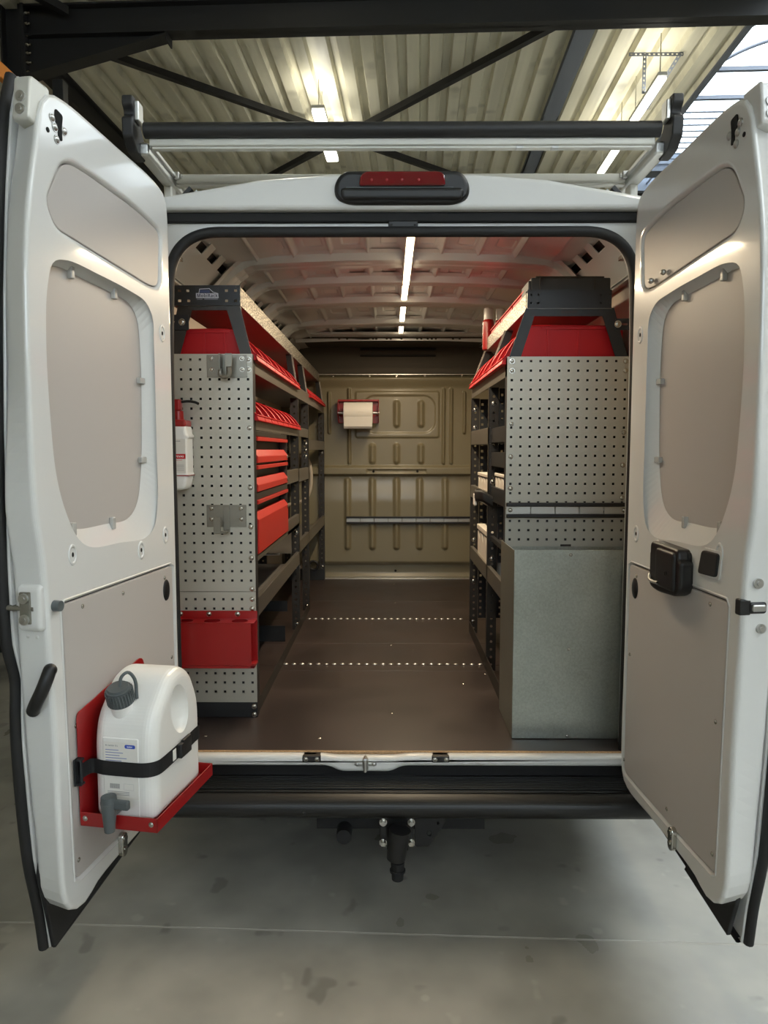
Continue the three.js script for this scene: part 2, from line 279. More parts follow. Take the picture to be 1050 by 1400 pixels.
  const ev = struct(mesh('eaves_beam', [box(HX0 + 0.005, HX0 + 0.10, 5.78, 5.99, HZ0, -5.1), box(HX0 + 0.10, HX0 + 0.16, 5.97, 5.995, HZ0, -5.1)], M.beam), 'dark eaves beam along the top of the left wall'); inHall(ev);
  const b2 = struct(mesh('steel_beam', iBeam(HX0, HX1, 5.62, 5.99, -11.4), M.beam), 'dark steel roof beam farther back'); inHall(b2);
  const b3 = struct(mesh('steel_beam', iBeam(HX0, HX1, 5.62, 5.99, 2.2), M.beam), 'dark steel roof beam overhead'); inHall(b3);
}
function hallThing(name, label, category, group) { return inHall(thing(name, label, category, group)); }
function lampTube(label, x, y, z0, z1, w = 0.11) {
  const o = hallThing('ceiling_light', label, 'light', 'hall ceiling lights');
  mesh('lamp_housing', rbox(x - w / 2, x + w / 2, y + 0.03, y + 0.07, z0, z1, 0.01), M.aluWhite, o);
  mesh('lamp_diffuser', rbox(x - w / 2 + 0.005, x + w / 2 - 0.005, y - 0.01, y + 0.031, z0 + 0.02, z1 - 0.02, 0.012), M.tubeGlow, o);
  for (const z of [z0 + 0.1, z1 - 0.1]) mesh('suspension_wire', cylBetween(V3(x, y + 0.068, z), V3(x, RY, z), 0.006, 0.006, 6), M.zinc, o);
  area(o, w, z1 - z0, TUBE, TUBE_POWER, [x, y - 0.02, (z0 + z1) / 2], [0, -1, 0]);
  area(o, w, z1 - z0, TUBE, TUBE_POWER * 0.55, [x, y + 0.08, (z0 + z1) / 2], [0, 1, 0]);
  return o;
}
lampTube('white lamp showing above the roof rack roller, left of centre', -1.14, 5.60, -6.95, -6.45, 0.16);
lampTube('white lamp in the gap between rack roller and white cross bar', -1.14, 5.60, -8.0, -7.5, 0.17);
lampTube('long white tube lamp beside the perforated hangers near the skylight', 2.60, 5.50, -6.75, -5.65, 0.10);
lampTube('farther white tube lamp in the right gap below the rack roller', 2.61, 5.50, -8.4, -7.2, 0.10);
for (const [x, z, t] of [[-1.14, -3.4, 'over the van roof'], [2.6, -3.0, 'right above the van'], [2.6, 0.6, 'above the open right door'], [2.6, 3.4, 'behind the viewer on the right']])
  lampTube('white tube lamp ' + t, x, 5.55, z - 0.6, z + 0.6, 0.10);
{ // hangers of perforated strip
  const o = hallThing('lamp_hanger', 'perforated steel hanger strips above the right tube lamp', 'hanger');
  const strip = (len) => { const hs = []; for (let q = 0.03; q < len - 0.02; q += 0.05) hs.push(rrect(q - 0.012, q + 0.012, -0.008, 0.008, 0.006, 2)); return extrude(rrect(0, len, -0.02, 0.02, 0.004, 1), -0.002, 0.002, 0, hs); };
  const place = (a, b) => { const d = b.clone().sub(a), g = strip(d.length()); const x = d.clone().normalize(), zt = V3(0, 0, 1), y = zt.clone().cross(x).normalize(), z = x.clone().cross(y); g.applyMatrix4(new THREE.Matrix4().makeBasis(x, y, z)); return g.translate(a.x, a.y, a.z); };
  mesh('cross_strip', place(V3(2.36, 5.97, -6.10), V3(2.96, 5.97, -6.12)), M.skyBar, o);
  mesh('drop_strip', place(V3(2.54, 5.98, -6.12), V3(2.54, 5.56, -6.12)), M.skyBar, o);
  mesh('drop_strip', place(V3(2.93, 5.98, -6.13), V3(2.68, 5.56, -6.5)), M.skyBar, o);
}
// ================================================================== THE VAN
const F = 0.55;            // load floor
const ZB = -3.55;          // bulkhead
const van = thing('cargo_van', 'white high roof cargo van with both rear doors open and a fitted load bay', 'van');
{ // body: rear frame, flange, side walls, roof, cab
  const top = [[1.02, 2.30], [0.99, 2.44], [0.80, 2.465], [0.66, 2.488], [0.48, 2.518], [0.24, 2.535], [0, 2.54], [-0.24, 2.535], [-0.48, 2.518], [-0.66, 2.488], [-0.80, 2.465], [-0.99, 2.44], [-1.02, 2.30]];
  const rear = [[-1.02, 0.34], [1.02, 0.34], ...top];
  const opening = [[-0.835, 0.345], [0.835, 0.345], [0.835, 2.421], [-0.835, 2.421]];
  mesh('rear_frame', extrude([[-1.02, 0.33], [-0.836, 0.33], [-0.836, 2.421], [0.836, 2.421], [0.836, 0.33], [1.02, 0.33], ...top], -0.16, 0.03, 0.014, [], 4), M.white, van);
  mesh('weather_strip', [rbox(-0.835, 0.835, 2.388, 2.420, -0.05, 0.004, 0.006), rbox(-0.835, -0.815, 0.6, 2.42, -0.05, -0.02, 0.006), rbox(0.815, 0.835, 0.6, 2.42, -0.05, -0.02, 0.006)], M.blackMatt, van);
  const hole = roundPoly([[-0.800, 0.40], [0.800, 0.40], [0.806, 1.95, 0.5], [0.790, 2.362, 0.17], [-0.790, 2.362, 0.17], [-0.806, 1.95, 0.5]], 0.02, 8);
  mesh('inner_flange', extrude([[-0.834, 0.395], [0.834, 0.395], [0.834, 2.389], [-0.834, 2.389]], -0.08, -0.012, 0.004, [hole]), M.white, van);
  const seal = roundPoly([[-0.797, 0.53], [-0.803, 1.95, 0.5], [-0.786, 2.357, 0.17], [0.786, 2.357, 0.17], [0.803, 1.95, 0.5], [0.797, 0.53]], 0.0, 10);
  const sp = seal.map(([x, y]) => V3(x, y, -0.004)); while (sp.length && sp[sp.length - 1].distanceTo(sp[0]) < 1e-4) sp.pop();
  const lineUp = (pts, step) => { const o = []; for (let i = 0; i < pts.length - 1; i++) { const n = Math.max(1, Math.round(pts[i].distanceTo(pts[i + 1]) / step)); for (let k = 0; k < n; k++) o.push(pts[i].clone().lerp(pts[i + 1], k / n)); } o.push(pts[pts.length - 1].clone()); return o; };
  const start = sp.findIndex((p) => Math.abs(p.x + 0.797) < 1e-3 && p.y < 0.54);
  const ring = lineUp(sp.slice(start >= 0 ? start : 0), 0.03).filter((p, i, a) => !i || p.distanceTo(a[i - 1]) > 0.004);
  mesh('door_seal', tube(ring, 0.018, 420, 12, false), M.rubber, van);
  const lp = part('latch_plate', van); mesh('plate', rbox(-0.045, 0.055, 2.364, 2.392, -0.014, 0.002, 0.003), M.black, lp); for (const x of [-0.035, 0.045]) screw(lp, x, 2.378, 0.002, 'z', 0.6, M.black);
  for (const s of [-1, 1]) mesh('side_panel', s < 0 ? [box(-1.02, -1.0, 0.33, 2.44, -4.4, -0.15)] : [box(1.0, 1.02, 0.33, 2.44, -4.4, -0.15)], M.white, van);
  // roof skin, gently arched
  const arcTop = top.slice(1, -1), roof = [...arcTop, ...arcTop.slice().reverse().map(([x, y]) => [x * 0.995, y - 0.02])];
  mesh('roof_skin', extrude(roof, -4.5, -0.15), M.white, van);
  // cab: not in view, closes the body
  mesh('cab_body', extrude([[4.4, 0.33], [6.0, 0.33], [6.05, 0.75], [5.9, 1.05], [5.45, 1.35], [4.75, 2.35], [4.4, 2.44]].map(([z, y]) => [z, y]), -1.0, 1.0, 0.03).rotateY(Math.PI / 2), M.white, van);
  mesh('underbody', [box(-0.95, 0.95, 0.36, 0.52, -4.4, -0.10), box(-0.55, -0.40, 0.26, 0.40, -4.4, -0.15), box(0.40, 0.55, 0.26, 0.40, -4.4, -0.15)], M.blackMatt, van);
  for (const [x, z] of [[-0.86, -1.0], [0.86, -1.0], [-0.86, -5.0], [0.86, -5.0]]) { // kept below the load floor
    const w = part('wheel', van); const t = new THREE.LatheGeometry([[0.15, -0.11], [0.215, -0.11], [0.245, -0.08], [0.255, -0.03], [0.255, 0.03], [0.245, 0.08], [0.215, 0.11], [0.15, 0.11]].map(([r, y]) => new THREE.Vector2(r, y)), 40); t.rotateZ(Math.PI / 2); t.translate(x, 0.255, z); mesh('tyre', t, M.rubber, w);
    mesh('rim', cylBetween(V3(x - 0.08, 0.255, z), V3(x + 0.08, 0.255, z), 0.15, 0.15, 32), M.alu, w);
  }
  { const w = part('spare_wheel', van); const t = new THREE.LatheGeometry([[0.19, -0.10], [0.30, -0.10], [0.335, -0.07], [0.345, 0], [0.335, 0.07], [0.30, 0.10], [0.19, 0.10]].map(([r, y]) => new THREE.Vector2(r, y)), 40); mesh('tyre', t.translate(0, 0.245, -1.35), M.rubber, w); mesh('rim', new THREE.CylinderGeometry(0.19, 0.19, 0.12, 32).translate(0, 0.25, -1.35), M.black, w); }
  for (const s of [-1, 1]) mesh('mud_flap', rbox(s * 0.72, s * 0.99, 0.08, 0.40, -0.70, -0.685, 0.005), M.rubber, van);
  // brake light
  const bl = part('brake_light', van);
  const hs = roundPoly([[-0.222, 2.452, 0.03], [-0.175, 2.433, 0.03], [0.175, 2.433, 0.03], [0.222, 2.452, 0.03], [0.226, 2.50, 0.03], [0.196, 2.541, 0.03], [-0.196, 2.541, 0.03], [-0.226, 2.50, 0.03]], 0.03, 6);
  mesh('housing', [extrude(hs, -0.05, 0.05, 0.016, [], 4), extrude(roundPoly([[-0.20, 2.444], [0.20, 2.444], [0.205, 2.482], [-0.205, 2.482]], 0.016), 0.03, 0.062, 0.012, [], 4)], M.black, bl);
  mesh('trim_line', rbox(-0.185, 0.17, 2.482, 2.485, 0.048, 0.054, 0.001), M.greyPlastic, bl);
  mesh('lens', extrude(roundPoly([[-0.142, 2.488, 0.006], [0.142, 2.488, 0.006], [0.142, 2.520, 0.02], [0.125, 2.533, 0.012], [-0.118, 2.533, 0.012], [-0.138, 2.520, 0.02]], 0.01), 0.046, 0.062, 0.005, [], 3), M.redLens, bl);
  for (const x of [-0.10, -0.05, 0, 0.055]) { const d = mesh('diode', new THREE.SphereGeometry(0.005, 10, 8).translate(x, 2.505, 0.0605), M.redInner, bl); }
  for (const x of [-0.125, 0.112]) mesh('lens_screw', new THREE.CylinderGeometry(0.009, 0.009, 0.006, 14).rotateX(Math.PI / 2).translate(x, 2.508, 0.060), M.redLens, bl);
}
{ // sill, bumper, tow bar
  const si = part('load_sill', van);
  mesh('sill_panel', extrude(roundPoly([[-0.83, 0.506], [-0.255, 0.506, 0.03], [-0.215, 0.485, 0.02], [-0.035, 0.485, 0.02], [0.005, 0.506, 0.03], [0.83, 0.506], [0.83, 0.545], [0.03, 0.545, 0.02], [-0.02, 0.539, 0.02], [-0.23, 0.539, 0.02], [-0.28, 0.545, 0.02], [-0.83, 0.545]], 0.006, 4), -0.10, 0.045, 0.014, [], 4), M.white, si);
  mesh('sill_apron', box(-0.83, 0.83, 0.38, 0.50, -0.06, 0.0), M.blackMatt, si);
  for (const [x, w] of [[-0.315, 0.065], [0.140, 0.062]]) { const k = mesh('catch_plate', [rbox(x - w / 2, x + w / 2, 0.522, 0.545, 0.012, 0.049, 0.004)], M.black, si); for (const dx of [-0.02, 0.02]) screw(si, x + dx, 0.534, 0.049, 'z', 0.9); }
  mesh('striker', [rbox(-0.165, -0.085, 0.508, 0.523, 0.038, 0.048, 0.005), rbox(-0.135, -0.115, 0.500, 0.538, 0.040, 0.054, 0.004), cylBetween(V3(-0.125, 0.500, 0.068), V3(-0.125, 0.540, 0.068), 0.006), cylBetween(V3(-0.125, 0.500, 0.045), V3(-0.125, 0.500, 0.068), 0.006), cylBetween(V3(-0.125, 0.540, 0.045), V3(-0.125, 0.540, 0.068), 0.006)], M.steel, si);
  for (const x of [-0.155, -0.095]) screw(si, x, 0.5155, 0.048, 'z', 0.9, M.steel);
  const bu = part('bumper', van);
  const prof = roundPoly([[-0.09, 0.36, 0.01], [-0.09, 0.452, 0.01], [0.02, 0.456, 0.01], [0.125, 0.449, 0.03], [0.165, 0.425, 0.03], [0.168, 0.385, 0.03], [0.13, 0.357, 0.02], [0.02, 0.35, 0.01]], 0.01, 6); // (z, y)
  const bg = extrude(prof, -0.98, 0.98, 0.012, [], 2); bg.rotateY(-Math.PI / 2); bg.translate(0, 0, 0); mesh('bumper_cover', bg, M.bumper, bu);
  for (let k = 0; k < 8; k++) mesh('tread_rib', rbox(-0.80, 0.86, 0.450, 0.4585 - (k > 6 ? 0.004 : 0), 0.016 + k * 0.0145, 0.022 + k * 0.0145, 0.002, 1), M.bumper, bu);
  mesh('tread_pad', rbox(-0.30, 0.05, 0.452, 0.4575, -0.03, 0.006, 0.002), M.bumper, bu);
  for (const [x, y] of [[-0.33, 0.395]]) screw(bu, x, y, 0.167, 'z', 0.9, M.black);
  const tb = part('tow_bar', van);
  mesh('mount_plate', rbox(-0.075, 0.045, 0.235, 0.345, 0.075, 0.09, 0.006), M.black, tb);
  mesh('neck', [cylBetween(V3(-0.012, 0.305, 0.09), V3(-0.012, 0.262, 0.15), 0.040, 0.036, 24), cylBetween(V3(-0.004, 0.330, 0.15), V3(-0.018, 0.225, 0.145), 0.037, 0.032, 24)], M.black, tb);
  mesh('coupling', [cylBetween(V3(-0.012, 0.215, 0.145), V3(-0.012, 0.150, 0.142), 0.024, 0.020, 20), cylBetween(V3(-0.012, 0.185, 0.1435), V3(-0.012, 0.178, 0.1435), 0.027, 0.027, 20)], M.blackMatt, tb);
  for (const x of [-0.062, 0.036]) for (const y of [0.252, 0.326]) { const b = mesh('bolt', [new THREE.CylinderGeometry(0.0095, 0.0095, 0.014, 6).rotateX(Math.PI / 2), new THREE.CylinderGeometry(0.0135, 0.0135, 0.003, 16).rotateX(Math.PI / 2).translate(0, 0, -0.007)], M.zinc, tb); b.position.set(x, y, 0.098); }
  mesh('side_plate', extrude(roundPoly([[0.05, 0.21], [0.10, 0.21], [0.16, 0.30], [0.16, 0.345], [0.05, 0.345]], 0.01), 0.03, 0.042, 0.002, [rrect(0.095, 0.108, 0.248, 0.268, 0.006, 4), rrect(0.128, 0.136, 0.292, 0.304, 0.004, 4)]), M.black, tb);
  mesh('socket', cylBetween(V3(-0.20, 0.27, 0.02), V3(-0.20, 0.27, 0.09), 0.028, 0.026, 20), M.blackMatt, tb);
  mesh('cross_tube', box(-0.30, 0.30, 0.27, 0.345, -0.06, 0.03), M.blackMatt, tb);
}
{ // load floor with two rows of studs
  const fl = part('cargo_floor', van);
  const cuts = [[-0.93, 0.93, -0.95, 0.012], [-0.93, 0.93, -1.462, -0.952], [-0.93, 0.93, -2.612, -1.464], [-0.93, 0.93, ZB, -2.614]];
  for (const [x0, x1, z0, z1] of cuts) mesh('floor_board', metreUV(rbox(x0, x1, F - 0.012, F, z0, z1, 0.0012, 1)), M.ply, fl);
  mesh('wood_edge', metreUV(rbox(-0.80, 0.80, F - 0.011, F + 0.001, 0.010, 0.016, 0.001, 1)), M.plyEdge, fl);
  mesh('sub_floor', box(-0.93, 0.93, F - 0.03, F - 0.0122, ZB, -0.02), M.gap, fl);
  const rg = new THREE.SphereGeometry(0.0105, 12, 6, 0, 2 * Math.PI, 0, Math.PI / 2); rg.scale(1.25, 0.5, 0.8);
  for (const [z, x0, x1, n] of [[-1.055, -0.56, 0.415, 25], [-2.055, -0.55, 0.415, 25]]) {
    mesh('stud_rail', rbox(x0 - 0.3, x1 + 0.3, F, F + 0.0015, z - 0.012, z + 0.012, 0.0007, 1), M.ply, fl);
    for (let i = 0; i < n; i++) { const m = mesh('stud', rg, M.steel, fl); m.position.set(x0 + (x1 - x0) * i / (n - 1), F + 0.0015, z); }
  }
  for (const [x, z] of [[-0.03, -0.368], [-0.03, -1.425], [-0.73, -0.12], [0.0, -2.56], [0.42, -0.9], [0.30, -0.75], [-0.30, -0.10], [0.0, -3.3]]) { const m = mesh('floor_screw', rg, M.zinc, fl); m.scale.set(0.55, 0.5, 0.8); m.position.set(x, F, z); }
}
{ // lining boards and cant rails
  for (const s of [-1, 1]) {
    mesh('wall_lining', metreUV(box(s * 0.932, s * 0.940, F, 2.33, ZB, -0.04)), M.wallBoard, van);
    const holes = []; for (const z of [-0.44, -0.615, -0.80, -1.10, -1.27, -1.45, -1.60, -1.78, -2.05, -2.2, -2.35, -2.62, -2.8, -2.95]) holes.push(rrect(0.758, 0.802, -z - 0.050, -z + 0.050, 0.006, 3));
    const pts = [[0.705, 0.05], [0.900, 0.05], [0.900, 3.55], [0.705, 3.55]];
    const g = extrude(pts.map(([x, z]) => [s * x, z]), -0.003, 0.003, 0, holes.map((h) => h.map(([x, z]) => [s * x, z]))); g.rotateX(-Math.PI / 2); { const pp = g.attributes.position; for (let i = 0; i < pp.count; i++) pp.setY(i, pp.getY(i) + 2.432 - (Math.abs(pp.getX(i)) - 0.78) * 1.05); g.computeVertexNormals(); } // leans down towards the wall
    const cr = part('cant_rail', van);
    mesh('rail_web', g, M.ceilingWhite, cr);
    mesh('rail_side', [box(s * 0.896, s * 0.934, 2.298, 2.304, ZB, -0.05), box(s * 0.896, s * 0.899, 2.29, 2.31, ZB, -0.05)], M.ceilingWhite, cr);
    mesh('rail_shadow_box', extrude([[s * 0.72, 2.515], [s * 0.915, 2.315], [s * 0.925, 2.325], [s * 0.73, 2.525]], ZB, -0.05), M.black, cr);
    for (const z of [-0.335, -1.0]) mesh('rail_clip', rbox(s * 0.84, s * 0.86, 2.345, 2.36, z - 0.02, z + 0.02, 0.002), M.zinc, cr);
  }
  // ceiling: pressed sheet with long beads and cross blocks, bows under it
  const nx = 150, nz = 300, x0 = -0.735, x1 = 0.735, z0 = -3.45, z1 = -0.05, g = new THREE.PlaneGeometry(1, 1, nx, nz), p = g.attributes.position;
  for (let j = 0; j <= nz; j++) for (let i = 0; i <= nx; i++) {
    const k = j * (nx + 1) + i, x = x0 + (x1 - x0) * i / nx, z = z0 + (z1 - z0) * j / nz;
    let y = 2.515 - 0.045 * (x / 0.72) ** 2; const a = (((x + 10.05) % 0.165) + 0.165) % 0.165; const bead = sm(0.0, 0.006, a) * (1 - sm(0.016, 0.022, a));
    const blk = sm(0.075, 0.083, a) * (1 - sm(0.135, 0.143, a)); let zb = 0; for (const c of [-0.62, -1.18, -1.60, -2.18, -2.80]) { const d = Math.abs(z - c + 0.05); zb = Math.max(zb, 1 - sm(0.05, 0.058, d)); }
    y -= 0.018 * bead; y += 0.022 * blk * zb; p.setXYZ(k, x, y, z);
  }
  g.computeVertexNormals(); mesh('ceiling_panel', g, M.ceilingWhite, van);
  for (const [zc, w] of [[-0.90, 0.165], [-1.31, 0.105], [-1.85, 0.175], [-2.55, 0.16]]) {
    const pos = [], prof = [[-w / 2 - 0.02, 0.046], [-w / 2, 0.034], [-w / 2 + 0.012, 0.004], [-w / 2 + 0.03, 0], [-0.012, 0], [0, 0.006], [0.012, 0], [w / 2 - 0.03, 0], [w / 2 - 0.012, 0.004], [w / 2, 0.034], [w / 2 + 0.02, 0.046]];
    const N = 48; const P3 = (i, [z, y]) => { const x = -0.88 + 1.76 * i / N, t = Math.abs(x) - 0.70, dr = t > 0.06 ? t : t < -0.06 ? 0 : (t + 0.06) ** 2 / 0.24; return [x, 2.466 - 0.026 * (Math.min(Math.abs(x), 0.72) / 0.72) ** 2 - dr * 1.05 + y, zc + z]; };
    for (let i = 0; i < N; i++) for (let k = 0; k < prof.length - 1; k++) pos.push(...P3(i, prof[k]), ...P3(i + 1, prof[k]), ...P3(i + 1, prof[k + 1]), ...P3(i, prof[k]), ...P3(i + 1, prof[k + 1]), ...P3(i, prof[k + 1]));
    const b = new THREE.BufferGeometry(); b.setAttribute('position', new THREE.Float32BufferAttribute(pos, 3)); b.setAttribute('uv', new THREE.Float32BufferAttribute(new Float32Array(pos.length / 3 * 2), 2)); b.computeVertexNormals();
    mesh('roof_bow', b, M.ceilingWhite, van);
  }
  const hd = part('roof_header', van); const hh = [];
  for (const x of [-0.42, -0.36, -0.18, -0.165, -0.14, -0.06, -0.03, 0.05, 0.17, 0.20, 0.25, 0.28, 0.31, 0.44, 0.49]) hh.push(rrect(x - 0.008, x + 0.008, 2.452, 2.464, 0.004, 3));
  mesh('header_panel', extrude([[-0.75, 2.430], [-0.4, 2.442], [0, 2.445], [0.4, 2.442], [0.75, 2.430], [0.75, 2.468], [0.4, 2.480], [0, 2.484], [-0.4, 2.480], [-0.75, 2.468]], -3.12, -3.105, 0.002, hh), M.ceilingWhite, hd);
  mesh('header_ledge', box(-0.75, 0.75, 2.47, 2.485, -3.12, -2.95), M.ceilingWhite, hd);
  mesh('header_backing', box(-0.75, 0.75, 2.44, 2.47, -3.14, -3.13), M.gap, hd);
  // LED strip and the lamps in it
  const ls = part('led_strip', van); const LX = 0.043;
  for (const [a, b] of [[-0.10, -1.245], [-1.375, -1.75], [-1.95, -2.45], [-2.65, -2.93]]) {
    const y = a > -0.5 ? 2.452 : 2.476;
    mesh('led_profile', rbox(LX - 0.020, LX + 0.020, y + 0.004, y + 0.012, b, a, 0.003), M.alu, ls);
    mesh('led_diffuser', rbox(LX - 0.0145, LX + 0.0145, y - 0.003, y + 0.0045, b + 0.005, a - 0.005, 0.003), M.led, ls);
    area(ls, 0.03, a - b, WARM, LED_POWER, [LX, y - 0.008, (a + b) / 2], [0, -1, 0]);
  }
  for (const x of [-0.30, 0.30]) mesh('ceiling_clip', [rbox(x - 0.03, x + 0.03, 2.488, 2.496, -0.20, -0.18, 0.002)], M.clip, van);
}
{ // bulkhead: one pressed sheet
  const bh = part('bulkhead', van);
  const caps = []; // vertical pressed beads: x, y0, y1, half width
  for (const x of [-0.385, -0.18, 0.02, 0.21, 0.42]) caps.push([x, 0.79, 1.40, 0.030]);
  for (const x of [-0.18, 0.02, 0.22]) caps.push([x, 1.50, 1.68, 0.030], [x, 1.80, 2.03, 0.030]);
  for (const x of [-0.37, 0.405, 0.468]) caps.push([x, 1.50, 2.13, 0.016]);
  for (const x of [-0.535, 0.575]) caps.push([x, 1.75, 2.10, 0.014]);
  const nx = 372, ny = 336, x0 = -0.93, x1 = 0.93, y0 = F - 0.01, y1 = 2.235, g = new THREE.PlaneGeometry(1, 1, nx, ny), p = g.attributes.position;
  const rr = (x, y, a, b, c, d, r) => { const qx = Math.abs(x - (a + b) / 2) - (b - a) / 2 + r, qy = Math.abs(y - (c + d) / 2) - (d - c) / 2 + r; return Math.hypot(Math.max(qx, 0), Math.max(qy, 0)) + Math.min(Math.max(qx, qy), 0) - r; };
  for (let j = 0; j <= ny; j++) for (let i = 0; i <= nx; i++) {
    const x = x0 + (x1 - x0) * i / nx, y = y0 + (y1 - y0) * j / ny; let d = 0;
    for (const [cx, a, b, w] of caps) { const qy = Math.max(a + w - y, 0, y - (b - w)), r = Math.hypot(x - cx, qy); d = Math.max(d, 0.024 * (1 - sm(w * 0.12, w * 1.1, r))); }
    const f = rr(x, y, -0.32, 0.37, 1.72, 2.10, 0.02), f2 = rr(x, y, -0.26, 0.34, 1.755, 2.07, 0.10);
    d += 0.012 * (1 - sm(-0.010, 0.004, f)) - 0.010 * (1 - sm(-0.012, 0.002, f2));
    d += 0.045 * sm(1.405, 1.425, y) * (1 - sm(1.475, 1.495, y)) - 0.012 * sm(1.43, 1.438, y) * (1 - sm(1.455, 1.463, y)) * (1 - sm(0.235, 0.25, Math.abs(x - 0.02)));
    d += 0.025 * sm(0.66, 0.70, y) * (1 - sm(1.18, 1.40, y)); d -= 0.05 * (1 - sm(0.655, 0.685, y)); d += 0.04 * (1 - sm(0.55, 0.60, y)) * 0.4;
    d += 0.03 * sm(2.12, 2.20, y) - 0.06 * sm(2.205, 2.235, y);
    p.setXYZ(j * (nx + 1) + i, x, y, ZB + d);
  }
  g.computeVertexNormals(); mesh('pressed_sheet', g, M.khaki, bh);
  mesh('sheet_back', box(-0.95, 0.95, F - 0.05, 2.24, ZB - 0.10, ZB - 0.075), M.khaki, bh);
  mesh('top_trim', rbox(-0.93, 0.93, 2.232, 2.240, ZB - 0.03, ZB + 0.005, 0.002), M.alu, bh);
  mesh('bottom_trim', rbox(-0.93, 0.93, F, F + 0.006, ZB - 0.02, ZB + 0.03, 0.002), M.alu, bh);
  for (const [x, y] of [[-0.17, 1.447], [0.19, 1.447], [0.012, 0.61]]) mesh('sheet_hole', new THREE.CylinderGeometry(0.010, 0.010, 0.004, 16).rotateX(Math.PI / 2).translate(x, y, ZB + (y > 1 ? 0.045 : -0.035)), M.gap, bh);
  for (const x of [-0.2, 0.02, 0.25, -0.5, 0.55]) screw(bh, x, 2.222, ZB + 0.012, 'z', 0.8);
  const oh = part('overhead_shelf', van);
  mesh('shelf_front', [extrude(roundPoly([[-0.93, 2.245], [0.93, 2.245], [0.93, 2.52], [-0.93, 2.52]], 0.01), ZB - 0.06, ZB - 0.05), box(-0.93, 0.93, 2.246, 2.29, ZB - 0.05, ZB - 0.02)], std(0.075, 0.066, 0.052, 0.7), oh);
  mesh('vent_slot', [rbox(-0.28, 0.34, 2.435, 2.455, ZB - 0.052, ZB - 0.03, 0.005), rbox(-0.28, 0.34, 2.385, 2.40, ZB - 0.052, ZB - 0.03, 0.005)], M.blackMatt, oh);
  mesh('roof_end', box(-0.93, 0.93, 2.46, 2.515, -3.58, -3.10), std(0.05, 0.045, 0.036, 0.8), oh);
}
